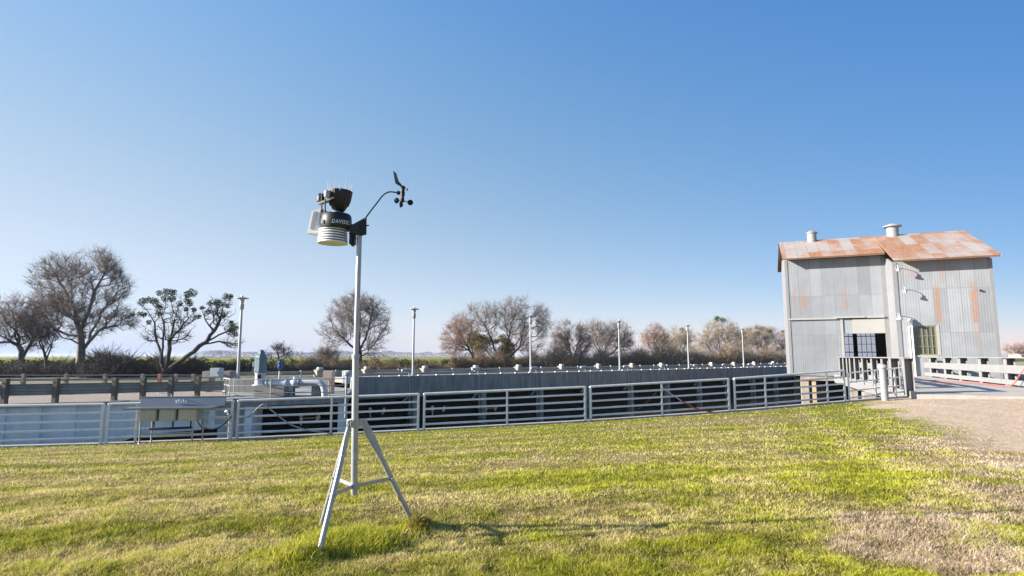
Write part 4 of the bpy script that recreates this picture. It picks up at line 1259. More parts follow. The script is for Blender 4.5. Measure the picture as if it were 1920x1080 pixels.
# discharge pipe
dp = P(500, 718, 24.5)
pY = 24.5
e = empty('discharge_pipe', P(550, 745, pY), 0, 'large pale grey discharge pipe with flanges, valve and elbow running right from the pump', 'pipe')
def lp_(px, py, dy=0): v = P(px, py, pY) - Vector(e.location); v.y += dy; return v
def flange(m, px, py, r=.195, t=.035):
    c = lp_(px, py); m.tube([c - Vector((t, 0, 0)), c + Vector((t, 0, 0))], r, 18)
    for i in range(8):
        an = 2*math.pi*i/8; q = c + Vector((0, math.cos(an)*r*.85, math.sin(an)*r*.85))
        m.tube([q - Vector((t+.03, 0, 0)), q + Vector((t+.03, 0, 0))], .022, 6)
MB().tube([lp_(499, 718), lp_(511, 718)], .135, 20).build('stub', M_pump, e)
MB().tube([lp_(511, 718), lp_(541, 718)], .135, 20).build('spool', M_pump, e)
cvp = curve_pts([lp_(560, 717), lp_(590, 717), lp_(601, 719), lp_(607, 727), lp_(609, 745)], 6)
MB().tube(cvp, .13, 20).build('elbow', M_pump, e)
m = MB().tube([lp_(541, 718), lp_(547, 718), lp_(551, 718), lp_(557, 718), lp_(561, 718)], [.15, .15, .21, .21, .15], 18); m.build('valve', M_pump, e)
for px in (501.5, 508.5, 537.5, 559.5):
    m = MB(); flange(m, px, 718); m.build('flange', M_pump, e)
MB().tube([lp_(546, 712), lp_(546, 706)], .05, 8).tube([lp_(553, 711), lp_(553, 706)], .09, 10).build('air_valve', M_white, e)
for px in (539, 545.5, 551.5):
    MB().tube([lp_(px, 724), lp_(px, 746)], .045, 8).build('support', M_timber if px != 545.5 else M_pump, e)
m = MB().prism([lp_(543, 723, -.1), lp_(552, 723, -.1), lp_(550, 733, -.1), lp_(540, 733, -.1)], (0, .2, 0)); m.build('saddle', M_pump, e)

# blue valve actuator
vb = P(524, 712, 25.4)
e = empty('valve_actuator', vb, 0, 'bright blue valve actuator on a thin white stem behind the pipe', 'valve')
MB().tube([(0, 0, 0), (0, 0, .36)], .045, 10).build('stem', M_lamp, e)
MB().tube([(0, 0, .36), (-.03, 0, .48)], .03, 8).build('yoke', M_blackm, e)
MB().lathe([(.05, .46), (.10, .50), (.12, .58), (.08, .64), (.11, .70), (.10, .78), (.04, .80), (.06, .86), (.02, .90)], 10).build('body', M_blue, e)

# cabinets
def cabinet(name, x0, x1, y0, y1, Yk, dep, label, m, extra=True):
    A = P(x0, y1, Yk); B_ = P(x1, y0, Yk); W_ = B_.x - A.x; H = B_.z - A.z
    e = empty(name, (A.x + W_/2, Yk, A.z), 0, label, 'cabinet', 'electrical cabinets by the pump')
    MB().bevbox((-W_/2, 0, 0), (W_/2, dep, H), .015).build('body', m, e)
    MB().bevbox((-W_/2 + .03, -.025, .05), (W_/2 - .03, -.002, H - .05), .008).build('door', m, e)
    MB().cbox((W_/2 - .07, -.04, H/2), (.02, .025, .10)).build('handle', M_blackm, e)
    return e
cabinet('cabinet', 604, 624, 695, 739, 26.0, .35, 'tall tan electrical cabinet behind the pipe elbow', M_tan)
cabinet('cabinet', 640.5, 654, 695, 719, 25.6, .35, 'small white electrical cabinet just left of the mast', M_white)
cabinet('cabinet', 392.5, 412.5, 690, 708, 27.0, .4, 'pale grey cabinet on the guard rail end left of the first lamp post', M_cab)
block('vault', 378, 393, 27.8, 696, 709, .6, 'tan concrete vault left of the pale grey cabinet', cat='vault', ground=-.40)
block('vault', 414, 432, 28.4, 696, 712, .8, 'tan stepped concrete vault between the grey cabinet and the first lamp post', cat='vault', ground=-.40)

# platform hand rail
e = empty('hand_rail', G(435, 742, -.40), 0, 'thin galvanised hand rail round the front of the pump platform', 'hand rail')
O_ = Vector(e.location)
pr_ = [(419, 709, 742, 25.2), (427, 710, 744, 24.6), (432, 711, 746, 24.0)]
m_ = [(432, 24.0), (509, 23.75), (618, 24.3), (648, 24.6)]
def hp(px, z, Yk): v = P(px, 700, Yk); return Vector((v.x, v.y, z)) - O_
zt = P(432, 711, 24.0).z
for px, Yk in [(419.5, 25.4), (425.5, 24.7)] + m_ + [(440, 26.2)]:
    MB().tube([hp(px, -.42, Yk), hp(px, zt, Yk)], .022, 8).build('post', M_galv, e)
for k in (0, .27, .54):
    MB().tube([hp(419.5, zt - k, 25.4), hp(432, zt - k, 24.0)], .026, 8).build('rail', M_lamp, e)
    MB().tube([hp(px, zt - k, Yk) for px, Yk in m_], .018, 8).build('rail', M_galv, e)
e = empty('sampling_post', P(649, 741, 24.0), 0, 'steel post with a white junction head beside the mast', 'post')
MB().tube([(0, 0, -.9), (0, 0, .78)], .045, 10).build('post', M_galv, e)
MB().lathe([(.06, -.08), (.12, -.05), (.12, .06), (.06, .09)], 12, (0, 0, .86)).cbox((.22, 0, .80), (.2, .12, .10)).build('head', M_lamp, e)
MB().tube([(0, 0, .2), (.22, 0, .2), (.22, 0, .6)], .02, 8).build('bracket', M_lamp, e)

# ------------------------------------------------------------------ corrugated barn
u0, m0 = 2.5, 41.0
M_L, M_Rr = 41.0, 39.0
bl = empty('barn', BP(u0, m0, .12), B_RZ, 'two storey corrugated metal barn with rusty roof over the canal', 'barn')
def bl_(u, m, z): return (u - u0, m - m0, z - .12)
uL = b_uz(1478.5, 600, M_L)[0]; uS = b_uz(1656, 560, M_L)[0]; uS2 = b_uz(1679, 560, M_Rr)[0]; uR = b_uz(1868, 600, M_Rr)[0]
ze_L = b_uz(1560, 480, M_L - .80)[1]; ze_R = b_uz(1770, 483, M_Rr - .80)[1]
MRg = 43.4; ZR = CZ + 7.72 - .05
zb0 = .05
st = []
for px, wpx, ya, yb, am in ((1755, 4.6, 532, 605, .9), (1823, 5.2, 528, 606, 1.0), (1763, 5, 480, 530, .35), (1860, 5, 490, 660, .4), (1708, 8, 500, 520, .35), (1830, 5, 606, 650, .35)):
    u, za = b_uz(px, ya, M_Rr); _, zb_ = b_uz(px, yb, M_Rr)
    st.append((u - u0, wpx * 33 / FPX * 1.3, zb_ - .12, za - .12, am))
stL = []
for px, wpx, ya, yb, am in ((1507, 5, 545, 580, .7), (1581, 5, 540, 580, .5), (1490, 2, 540, 585, .7)):
    u, za = b_uz(px, ya, M_L); _, zb_ = b_uz(px, yb, M_L)
    stL.append((u - u0, wpx * 37 / FPX * 1.2, zb_ - .12, za - .12, am))
M_corR = corr('corrugated_right', (.375, .395, .42), 0, st)
M_corL = corr('corrugated_left', (.335, .355, .38), 0, stL)
M_corP = corr('corrugated_plain', (.36, .36, .37))
M_roof = corr('rusty_roof', (.54, .48, .44), .45, roof=True, dirt=.1)
# openings
uD0, zD1 = b_uz(1579.5, 597, M_L); uD1, _ = b_uz(1667, 597, M_L); uD1 = min(uD1, uS + .25)
uD1 = uS
zT = b_uz(1620, 625, M_L)[1]           # bottom of the cream lintel panel
zF = b_uz(1540, 598, M_L)[1]           # storey band
# wall left: pieces round the door
wl_ = MB()
wl_.box(bl_(uL, M_L, zb0), bl_(uD0, M_L + .10, zF)).box(bl_(uL, M_L, zF), bl_(uS, M_L + .10, ze_L - .02))
wl_.build('left_wall', M_corL, bl)
zbr = zF
# right section with window opening
uw0, zw1 = b_uz(1711, 611, M_Rr); uw1, zw0 = b_uz(1760, 666, M_Rr)
wr = MB()
wr.box(bl_(uS2, M_Rr, zb0), bl_(uw0, M_Rr + .1, ze_R)).box(bl_(uw1, M_Rr, zb0), bl_(uR, M_Rr + .1, ze_R))
wr.box(bl_(uw0, M_Rr, zw1), bl_(uw1, M_Rr + .1, ze_R)).box(bl_(uw0, M_Rr, zb0), bl_(uw1, M_Rr + .1, zw0))
wr.build('right_wall', M_corR, bl)
# return wall between the sections and end gables
def gable(u, ms, ze, name, m, th=.1):
    ZB = ZR; slope_pts = [bl_(u, ms, zb0), bl_(u, ms, ze), bl_(u, MRg, ZB), bl_(u, 2*MRg - ms, ze), bl_(u, 2*MRg - ms, zb0)]
    return MB().prism(slope_pts, (th, 0, 0)).build(name, m, bl)
gable(uL + .003, M_L + .101, ze_L, 'left_gable', M_corner)
gable(uR - .103, M_Rr + .101, ze_R, 'right_gable', M_corP)
MB().prism([bl_(uS2 + .003, M_Rr + .101, zb0), bl_(uS2 + .003, M_Rr + .101, ze_R - .05), bl_(uS2 + .003, M_L + .12, ze_L - .1), bl_(uS2 + .003, M_L + .12, zb0)], (.1, 0, 0)).build('return_wall', M_corner, bl)
MB().box(bl_(uS + .001, M_L + .001, zb0), bl_(uS2 + .001, M_L + .12, ze_L - .05)).build('corner_board', M_corner, bl)
MB().box(bl_(uL - .06, M_L - .03, zb0), bl_(uL + .10, M_L + .02 - .022, ze_L - .05)).build('corner_board', M_corner, bl)
MB().box(bl_(uS2 - .05, M_Rr - .03, zb0), bl_(uS2 + .16, M_Rr - .003, ze_R - .05)).build('corner_board', M_corner, bl)
MB().box(bl_(uR - .10, M_Rr - .03, zb0), bl_(uR + .06, M_Rr - .003, ze_R - .05)).build('corner_board', M_corner, bl)
# inside
MBK = 45.7
bw = MB(); holes = []
for pa, pb_ in ((1582, 1601), (1606, 1643)):
    holes.append((b_uz(pa, 640, MBK)[0], b_uz(pb_, 640, MBK)[0]))
hz0, hz1 = b_uz(1600, 672, MBK)[1], b_uz(1600, 619, MBK)[1]
us_ = [uL + .11, holes[0][0], holes[0][1], holes[1][0], holes[1][1], uR - .11]
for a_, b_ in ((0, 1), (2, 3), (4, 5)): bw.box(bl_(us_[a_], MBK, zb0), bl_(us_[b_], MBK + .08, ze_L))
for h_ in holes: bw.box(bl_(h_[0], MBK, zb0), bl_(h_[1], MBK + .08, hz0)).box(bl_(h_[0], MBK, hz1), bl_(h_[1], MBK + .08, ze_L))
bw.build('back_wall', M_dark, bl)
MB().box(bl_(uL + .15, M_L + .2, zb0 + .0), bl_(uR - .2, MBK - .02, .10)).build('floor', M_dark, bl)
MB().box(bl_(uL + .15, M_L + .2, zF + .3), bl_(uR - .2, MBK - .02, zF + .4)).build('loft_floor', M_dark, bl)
# lintel panels and sliding track
MB().box(bl_(uD0, M_L + .03, zT), bl_(b_uz(1599, 610, M_L)[0], M_L + .09, zF - .05)).build('lintel_panel', mat('grey_panel', (.34, .38, .40), .8, 0, .08, 2, .05), bl)
MB().box(bl_(b_uz(1599, 610, M_L)[0] + .003, M_L - .01, zT), bl_(uS, M_L + .07, zF - .05)).build('lintel_panel', M_trim, bl)
um = b_uz(1568, 598, M_L)[0]; um2 = b_uz(1622, 598, M_L)[0]
MB().box(bl_(uL - .0, M_L - .12, zF - .04), bl_(um, M_L - .031, zF + .06)).build('door_track', M_trim, bl)
MB().box(bl_(um, M_L - .16, zF + .02), bl_(um2, M_L - .031, zF + .12)).build('door_track', M_trim, bl)
MB().box(bl_(um2, M_L - .12, zF + .0), bl_(uS - .02, M_L - .003, zF + .10)).build('door_track', M_trim, bl)
MB().box(bl_(uD0 - .10, M_L - .03, zb0 + .0), bl_(uD0 + .0, M_L - .003, zF - .05)).build('door_jamb', M_trim, bl)
# windows with black glazing bars inside the doorway (their far panes show sky)
n_ = NT('sky_glass')
n_.b.inputs['Base Color'].default_value = (.3, .36, .42, 1); n_.b.inputs['Roughness'].default_value = .2
tr_ = n_.new('ShaderNodeBsdfTransparent'); tr_.inputs[0].default_value = (.82, .88, .95, 1)
mx_ = n_.new('ShaderNodeMixShader'); mx_.inputs[0].default_value = .85
n_.link(n_.b.outputs[0], mx_.inputs[1]); n_.link(tr_.outputs[0], mx_.inputs[2]); n_.link(mx_.outputs[0], n_.out.inputs['Surface'])
M_glass = n_.m
n_ = NT('dark_glass'); n_.b.inputs['Base Color'].default_value = (.10, .11, .10, 1); n_.b.inputs['Roughness'].default_value = .12
M_glassd = n_.m
def glazed(name, ua, ub, za, zb_, mpl, cols, rows, mf, mg, barw=.035, frame=.06, heavy=()):
    f = MB()
    y0, y1 = mpl - .05, mpl
    f.box(bl_(ua, y0, za), bl_(ua + frame, y1, zb_)).box(bl_(ub - frame, y0, za), bl_(ub, y1, zb_))
    f.box(bl_(ua + frame, y0, zb_ - frame), bl_(ub - frame, y1, zb_)).box(bl_(ua + frame, y0, za), bl_(ub - frame, y1, za + frame))
    for i in range(1, cols):
        x = ua + (ub - ua) * i / cols; f.box(bl_(x - barw/2, y0 + .006, za + frame), bl_(x + barw/2, y1 - .01, zb_ - frame))
    for j, t_ in enumerate(rows):
        z = za + (zb_ - za) * t_; h = barw * (1.8 if j in heavy else 1) / 2
        f.box(bl_(ua + frame, y0 + .003, z - h), bl_(ub - frame, y1 - .015, z + h))
    w_ = f.build(name, mf, bl)
    g_ = MB().box(bl_(ua + .01, y1 + .002, za + .01), bl_(ub - .01, y1 + .012, zb_ - .01)).build('pane', mg); g_.parent = w_
    return w_
glazed('window', holes[0][0], holes[0][1], hz0, hz1, MBK + .06, 2, (.22, .50, .78), M_blackm, M_glass, .03, .05, (0, 2))
glazed('window', holes[1][0], holes[1][1], hz0, hz1, MBK + .06, 4, (.22, .50, .78), M_blackm, M_glass, .03, .05, (0, 2))
M_ywood = mat('yellow_sash', (.27, .25, .12), .7, 0, .1, 5, .1)
wv = glazed('window', uw0, uw1, zw0, zw1, M_Rr + .08, 5, (.0 + .30, .62 + .05 - .02), M_ywood, M_glassd, .035, .06)
MB().box(bl_(uw1 + .002, M_Rr - .02, zw0 - .1), bl_(uw1 + .13, M_Rr - .003, zw1)).box(bl_(uw0 - .05, M_Rr - .05, zw0 - .10), bl_(uw1 + .0, M_Rr - .003, zw0 - .001)).build('window_trim', M_trim, bl)
# roof, front and back slopes
def roof_panel(ua, ub, me_, ze_, name):
    zt_ = ZR + .06
    return MB().prism([bl_(ua, me_, ze_), bl_(ua, MRg, zt_), bl_(ua, MRg, zt_ + .05), bl_(ua, me_, ze_ + .05)], (ub - ua, 0, 0)).build(name, M_roof, bl)
ovL, ovR = M_L - .80, M_Rr - .80
rf = roof_panel(uL - .22, uS2 - .12, ovL, ze_L - .0, 'roof')
rf2 = roof_panel(uS2 - .118, uR + .22, ovR, ze_R - .0, 'roof')
MB().prism([bl_(uL - .22, 2*MRg - ovL, ze_L), bl_(uL - .22, MRg + .003, ZR + .06), bl_(uL - .22, MRg + .003, ZR + .11), bl_(uL - .22, 2*MRg - ovL, ze_L + .05)], (uR - uL + .44, 0, 0)).build('back_roof', M_roof, bl)
MB().box(bl_(uL - .21, ovL + .02, ze_L - .09), bl_(uS2 - .13, ovL + .05, ze_L - .004)).build('eave_board', M_rustp, bl)
MB().box(bl_(uS2 - .11, ovR + .02, ze_R - .09), bl_(uR + .21, ovR + .05, ze_R - .004)).build('eave_board', M_rustp, bl)
MB().prism([bl_(uL - .24, ovL, ze_L - .12), bl_(uL - .24, MRg, ZR - .06), bl_(uL - .24, MRg, ZR + .10), bl_(uL - .24, ovL, ze_L + .04)], (.018, 0, 0)).build('barge_board', M_dark, bl)
MB().prism([bl_(uR + .222, ovR, ze_R - .08), bl_(uR + .222, MRg, ZR - .02), bl_(uR + .222, MRg, ZR + .10), bl_(uR + .222, ovR, ze_R + .04)], (.02, 0, 0)).build('barge_board', M_trim, bl)
# roof vents
def vent(px, py_b, py_t, rpx, m_, hat, lab):
    u, z = b_uz(px, py_b, m_); _, zt_ = b_uz(px, py_t, m_)
    k = 37 / FPX; h = zt_ - z
    o = MB().lathe([(rpx*k, -.4), (rpx*k, h * .72), (rpx*k*1.05, h*.73)], 18, bl_(u, m_, z)).build('roof_vent', M_post, bl)
    MB().lathe([(rpx*k*hat, h*.70), (rpx*k*hat, h*.76), (rpx*k*.5, h*.97), (rpx*k*.1, h)], 18, bl_(u, m_, z)).build('vent_hood', M_grey if hat > 1.4 else M_post, bl).parent = o
    return o
vent(1522.5, 452, 432, 8.5, MRg - .1, 1.25, '')
vent(1674, 441, 419, 10, MRg - .1, 1.6, '')
# wall lamps on goosenecks
def wall_lamp(px, py, arm, big=1.0):
    u, z = b_uz(px, py, M_Rr - arm)
    h = MB().lathe([(.13*big, -.10), (.12*big, -.02), (.06*big, .05), (.045, .14), (.02, .16)], 14, bl_(u, M_Rr - arm, z)).build('wall_lamp', M_lamp, bl)
    pts = curve_pts([bl_(u, M_Rr - arm, z + .15), bl_(u, M_Rr - arm*.8, z + .26), bl_(u, M_Rr - arm*.3, z + .24), bl_(u, M_Rr - .005, z + .02)])
    MB().tube(pts, .018, 8).build('gooseneck', M_lamp, bl).parent = h
wall_lamp(1684, 505, .62, .8); wall_lamp(1697, 546, .55, .7); wall_lamp(1687, 596, .55, 1.25)
u, z = b_uz(1838, 545, M_Rr)
MB().lathe([(.06, 0), (.06, .05), (.03, .06)], 10, M=Matrix.Translation(bl_(u, M_Rr - .05, z)) @ Matrix.Rotation(R(90), 4, 'X')).build('wall_hole_cover', M_blackm, bl)
# white pipes beside the window
for px, w_, yt in ((1704, .045, 612), (1709, .045, 602)):
    u, z = b_uz(px, yt, M_Rr - .10)
    MB().tube([bl_(u, M_Rr - .10, .12), bl_(u, M_Rr - .10, z)], w_, 10).build('vent_pipe', M_white, bl)
u, z = b_uz(1707, 603, M_Rr - .12)
MB().lathe([(.06, 0), (.11, .06), (.11, .16), (.05, .22)], 12, bl_(u, M_Rr - .12, z - .05)).build('pipe_head', M_white, bl)
# piers below the left part
for px, w_, mt_, nm in ((1510, .42, M_pier, 'pier'), (1527, .22, mat('rust_stained_pier', (.55, .38, .24), .9, 0, .3, 3, .2), 'pier'), (1602, .35, M_pier, 'pier')):
    u, _ = b_uz(px, 730, M_L)
    MB().box(bl_(u - w_/2, M_L + .05, -2.6), bl_(u + w_/2, M_L + .6, zb0 - .06)).build(nm, mt_, bl)
MB().box(bl_(uL + .5, M_L - .04, zb0 - .30), bl_(uS, M_L + .04, zb0 - .05)).build('sill_beam', M_pier, bl)
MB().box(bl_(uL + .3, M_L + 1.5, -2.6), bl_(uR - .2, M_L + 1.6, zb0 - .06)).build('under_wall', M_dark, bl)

# ------------------------------------------------------------------ bridge ramp
uN, uFr = 4.95, 9.05; mS = 22.35; mE = 38.95
br = empty('bridge', BP(uN, mS, 0), B_RZ, 'concrete footbridge with white board railings leading to the barn', 'bridge')
def bb(u, m, z): return (u - uN, m - mS, z)
def zdk(m): return .02 + .10 * min(1, max(0, (m - mS) / 4))
M_deckb = M_deck
dk = MB()
for (ma, mb_) in ((mS, mS + 4), (mS + 4, mE)):
    za, zb_ = zdk(ma) + .02, zdk(mb_) + .02
    dk.prism([bb(uN, ma, za - .20), bb(uN, mb_, zb_ - .20), bb(uN, mb_, zb_), bb(uN, ma, za)], (uFr - uN, 0, 0))
dk.build('deck', M_deckb, br)
MB().box(bb(uN - .12, mS + .1, -.34), bb(uN - .003, 40.9, .12)).build('edge_beam', M_wboard, br)
MB().box(bb(uN - .1, mE + .003, -.10), bb(uS + .0, 40.95, .138)).build('landing', M_deckb, br)
zt_ = CZ - .03
post_px = [1708, 1682, 1662, 1642, 1624, 1609, 1600, 1594, 1587, 1580]
def m_on(px, u):
    """where the line u=const is seen at pixel column px"""
    r = ray(px, 690); a = r.x / r.y
    # X = u*BU.x + m*BM.x ; Y = u*BU.y + m*BM.y ; X = a Y
    return (a * u * BU.y - u * BU.x) / (BM.x - a * BM.y)
mp = [m_on(px, uN) for px in post_px]
def channel(ua, ub, m_, z0, dp=.30):
    t_ = .018
    return MB().box(bb(ua, m_ - dp/2, z0), bb(ua + t_, m_ + dp/2, zt_ - .045)).box(bb(ub - t_, m_ - dp/2, z0), bb(ub, m_ + dp/2, zt_ - .045)).box(bb(ua + t_, m_ + dp/2 - t_, z0), bb(ub - t_, m_ + dp/2, zt_ - .045))
for i, m_ in enumerate(mp):
    channel(uN - .22 if i < 2 else uN - .16, uN + .05, m_, -.02).build('post', M_wboard, br)
MB().box(bb(uN - .24, mp[0] - .25, zt_ - .04), bb(uN + .09, mp[-1] + .2, zt_)).build('top_rail', M_wboard, br)
MB().box(bb(uN + .052, mp[1] - .1, .70), bb(uN + .09, mp[-1] + .1, .95)).build('board', M_wboard, br)
MB().box(bb(uN + .052, mp[1] - .1, .22), bb(uN + .09, mp[-1] + .1, .40)).build('board', M_wboard, br)
# lone end post
po = m_on(1692, uN + .0)
fpx = [2000, 1886, 1838, 1800, 1772, 1745, 1730, 1716]
mf = [max(mS - 2.4, m_on(px, uFr)) for px in fpx]
for m_ in mf:
    channel(uFr - .02, uFr + .26, m_, 0).build('post', M_wboard, br)
MB().box(bb(uFr - .12, mf[0] - 1.5, zt_ - .04), bb(uFr + .27, 38.7, zt_)).build('top_rail', M_wboard, br)
MB().box(bb(uFr - .06, mf[0] - 1.5, .62), bb(uFr - .022, 38.7, .92)).build('board', M_wboard, br)
MB().box(bb(uFr - .06, mf[0] - 1.5, .20), bb(uFr - .022, 38.7, .38)).build('board', M_wboard, br)
MB().box(bb(uN + .1, mS + 3, -2.6), bb(uFr, mS + 3.4, -.2)).build('abutment', M_dark, br)
MB().box(bb(uN - .25, mS + 8, -2.6), bb(uN + .2, mS + 8.5, -.345)).build('pier', M_pier, br)

# capped pipe bollard
p = P(1659, 737, 18.9)
e = empty('bollard', (p.x, p.y, gz(p.x, p.y)), 0, 'white capped pipe bollard in front of the bridge railing', 'bollard')
Hb = P(1657, 686, 18.9).z - e.location.z
MB().tube([(0, 0, -.1), (-.02, 0, Hb - .05)], .105, 16).build('pipe', M_post, e)
MB().lathe([(.15, Hb - .06), (.15, Hb + .0), (.10, Hb + .04), (.02, Hb + .06)], 16, (-.02, 0, 0)).build('cap', M_grey, e)

# red hoses
def gp(px, py, z0=None, dz=.02):
    z = 0.0
    for _ in range(6):
        q = G(px, py, z); z = gz(q.x, q.y) if z0 is None else z0
    return Vector((q.x, q.y, z + dz))
hose('hose', [gp(1618, 746), gp(1628, 744.5), gp(1642, 741), gp(1656, 739), gp(1668, 737), gp(1690, 736.5), gp(1702, 735)], .022, M_red, 'bright red hose on the dirt at the foot of the bollard')
zd = .16
hose('hose', [G(1700, 705, zd + .02), G(1730, 712, zd + .02), G(1760, 714, zd+.02), G(1800, 716, zd+.02), G(1850, 720, zd+.02), G(1888, 724, zd+.02)] + [P(1903, 717, 21.0), P(1912, 703, 20.6), P(1922, 690, 20.4)], .02, M_pink,
     'long pink red hose across the bridge deck, hung over the far railing')

# ------------------------------------------------------------------ far shed and clutter on the field
e = empty('shed', P(1916, 688, 150), .3, 'tiny cream shed far off on the field at the right edge', 'shed')
e.location.z = -.06
MB().box((-2.2, -1.5, 0), (2.2, 1.5, 1.6)).build('wall', M_trim, e)
MB().prism([(-2.4, -1.7, 1.6), (-2.4, 0, 2.2), (-2.4, 1.7, 1.6)], (4.8, 0, 0)).build('roof', M_conc2, e)

# ------------------------------------------------------------------ tripod with mast
TY = 4.2
ta_ = Vector((P(666, 790, TY).x, TY, 0)); ta_.z = gz(ta_.x, TY)
tr = empty('mast_tripod', ta_, 0, 'galvanised steel tripod with a tall two piece mast standing on the lawn', 'tripod')
def tl(px, py, Yk=TY): return P(px, py, Yk) - ta_
MB().tube([tl(664, 924), tl(667, 668)], .0235, 18).build('lower_mast', M_galv, tr)
MB().tube([tl(667, 672), tl(674, 440)], .0185, 18).build('upper_mast', M_galv, tr)
c = tl(667, 668); MB().lathe([(.029, -.012), (.029, .012), (.024, .014)], 16, c).tube([c + Vector((-.045, 0, 0)), c + Vector((.02, 0, 0))], .005, 8).build('joint_clamp', M_galv, tr)
c = tl(665.5, 793)
MB().lathe([(.030, -.028), (.030, .028)], 18, c).build('collar', M_galv, tr)
c2 = tl(664.5, 911)
MB().lathe([(.030, -.024), (.030, .024)], 18, c2).tube([c2 + Vector((0, 0, -.03)), c2 + Vector((0, 0, -.06))], .02, 10).build('lower_collar', M_galv, tr)
feet = [(Vector((P(598, 1018, 3.80).x, 3.80, 0)), -1), (Vector((P(776, 974, 4.46).x, 4.46, 0)), 1), (Vector((P(601, 985, 4.50).x, 4.50, 0)), -1)]
for i, (f, _) in enumerate(feet):
    f = Vector((f.x, f.y, gz(f.x, f.y) - .02)) - ta_
    d = Vector((f.x - c.x, f.y - c.y, 0)).normalized()
    top_ = c + d * .065 + Vector((0, 0, .0))
    side = Vector((-d.y, d.x, 0))
    # flattened top that opens into a tube
    leg = MB(); n_r = 14; rings = [(0, .004, .022), (.10, .004, .030), (.22, .012, .026), (.34, .0185, .0185), (.98, .0185, .0185), (1.0, .017, .017)]
    ax = (f - top_).normalized(); nn = side.cross(ax).normalized(); vs = []
    for t_, ra, rb in rings:
        pp = top_.lerp(f, t_)
        for k in range(n_r):
            an = 2*math.pi*k/n_r
            vs.append(pp + side * math.cos(an) * ra + nn * math.sin(an) * rb)
    fs = [(a*n_r + k, a*n_r + (k+1) % n_r, (a+1)*n_r + (k+1) % n_r, (a+1)*n_r + k) for a in range(len(rings)-1) for k in range(n_r)]
    fs += [tuple(range(n_r)), tuple(range((len(rings)-1)*n_r, len(rings)*n_r))]
    leg.add(vs, fs, True)
    lg = leg.build('leg', M_galv, tr)
    # lug plates and bolt
    b_ = MB()
    for sgn in (-1, 1):
        b_.prism([c + d*.028 + side*sgn*.012 + Vector((0, 0, .026)), c + d*.085 + side*sgn*.012 + Vector((0, 0, .022)), c + d*.09 + side*sgn*.012 + Vector((0, 0, -.02)), c + d*.028 + side*sgn*.012 + Vector((0, 0, -.026))], side*.003)
    b_.tube([top_ - side*.026, top_ + side*.026], .006, 8)
    b_.build('lug', M_galv, tr)
    # brace from lower collar to the leg
    tt_ = (top_.z - (c2.z + (.02 if i else .0))) / (top_.z - f.z)
    q = top_.lerp(f, tt_)
    st_ = c2 + d * .03
    B_ = MB(); hv = Vector((0, 0, .013))
    B_.prism([st_ + hv - side*.002, q + hv - side*.002, q - hv - side*.002, st_ - hv - side*.002], side*.004)
    B_.tube([q - side*.028, q + side*.028], .006, 8)
    B_.build('brace', M_galv, tr)

# ------------------------------------------------------------------ weather station
K = TY / FPX / 1.0
wo = tl(674, 441) + ta_
ws = empty('weather_station', wo, 0, 'black and white weather station with rain cone, ribbed shield and wind vane on the mast', 'weather station')
kz = TY / FPX * (280 / 1512) * 1.0
def z_(zx, zy, y=0.0):
    """enlarged-crop pixels to metres about the mast top"""
    v = P(540 + zx * 280 / 1512, 300 + zy * 200 / 1080, TY + y) - wo
    return v
def lat(prof, zx, zy, n=28, y=0.0): c = z_(zx, zy, y); return MB().lathe(prof, n, c)
k1 = kz
# radiation shield plates, smallest details: five stacked dishes
c = z_(452, 845); cz0 = c.z
for i in range(6):
    r = .108 - .0015 * i; zz_ = i * .0190
    o = MB().lathe([(r, zz_), (r + .001, zz_ + .004), (r - .010, zz_ + .0115), (.05, zz_ + .0118), (.05, zz_ + .009), (r - .013, zz_ + .008), (r - .004, zz_ + .001)], 36, c).build('shield_plate', M_white, ws)
    if i == 0:
        MB().lathe([(.001, .001), (r - .006, .001), (r - .006, .006), (.001, .006)], 36, c).build('shield_floor', M_shieldu, ws)
MB().lathe([(.085, .004), (.085, .108)], 24, c).build('shield_core', M_blackm, ws)
# black drum
dc = z_(487, 705, -.005); h1 = z_(487, 560).z - dc.z
MB().lathe([(.104, 0), (.110, .01), (.110, h1*.55), (.107, h1*.90), (.098, h1 + .003), (.04, h1 + .010), (.02, h1+.012)], 40, dc).build('rain_base', M_black, ws)
# bracket from the drum to the mast
mbk = MB()
for yy in (-.034, .026):
    mbk.prism([z_(595, 650, yy), z_(660, 648, yy), z_(720, 615, yy), z_(795, 573, yy), z_(792, 755, yy), z_(740, 765, yy), z_(650, 740, yy), z_(590, 705, yy)], (0, .008, 0))
mbk.prism([z_(595, 650, -.026), z_(660, 648, -.026), z_(720, 615, -.026), z_(735, 607, -.026), z_(735, 760, -.026), z_(650, 738, -.026), z_(590, 705, -.026)], (0, .052, 0))
mbk.build('mast_bracket', M_black, ws)
m = MB()
for i in range(6):
    a_ = z_(722, 640 + i * 21, -.036); b_ = z_(795, 625 + i * 24, -.036)
    m.prism([a_, b_, b_ - Vector((0, 0, .008)), a_ - Vector((0, 0, .008))], (0, -.010, 0))
for i in range(3): m.tube([z_(742 + i*20, 615 - i*12, -.04), z_(742 + i*20, 755, -.04)], .006, 8)
m.build('bracket_ribs', M_blackm, ws)
MB().tube([z_(780, 660, -.02), z_(822, 663, -.02)], .004, 8).lathe([(.009, 0), (.009, .006)], 10, z_(800, 668, -.02)).build('bolt', M_blackm, ws)
MB().bevbox(z_(612, 860, -.03), z_(698, 725, .05), .012).tube([z_(620, 740, -.035), z_(690, 800, -.035)], .006, 8).build('cable_housing', M_blackm, ws)
# funnel collar
cc = z_(492, 545)
MB().lathe([(.040, -.004), (.040, .004), (.030, .016), (.036, .026), (.030, .03)], 28, cc).build('funnel_neck', M_grey, ws)
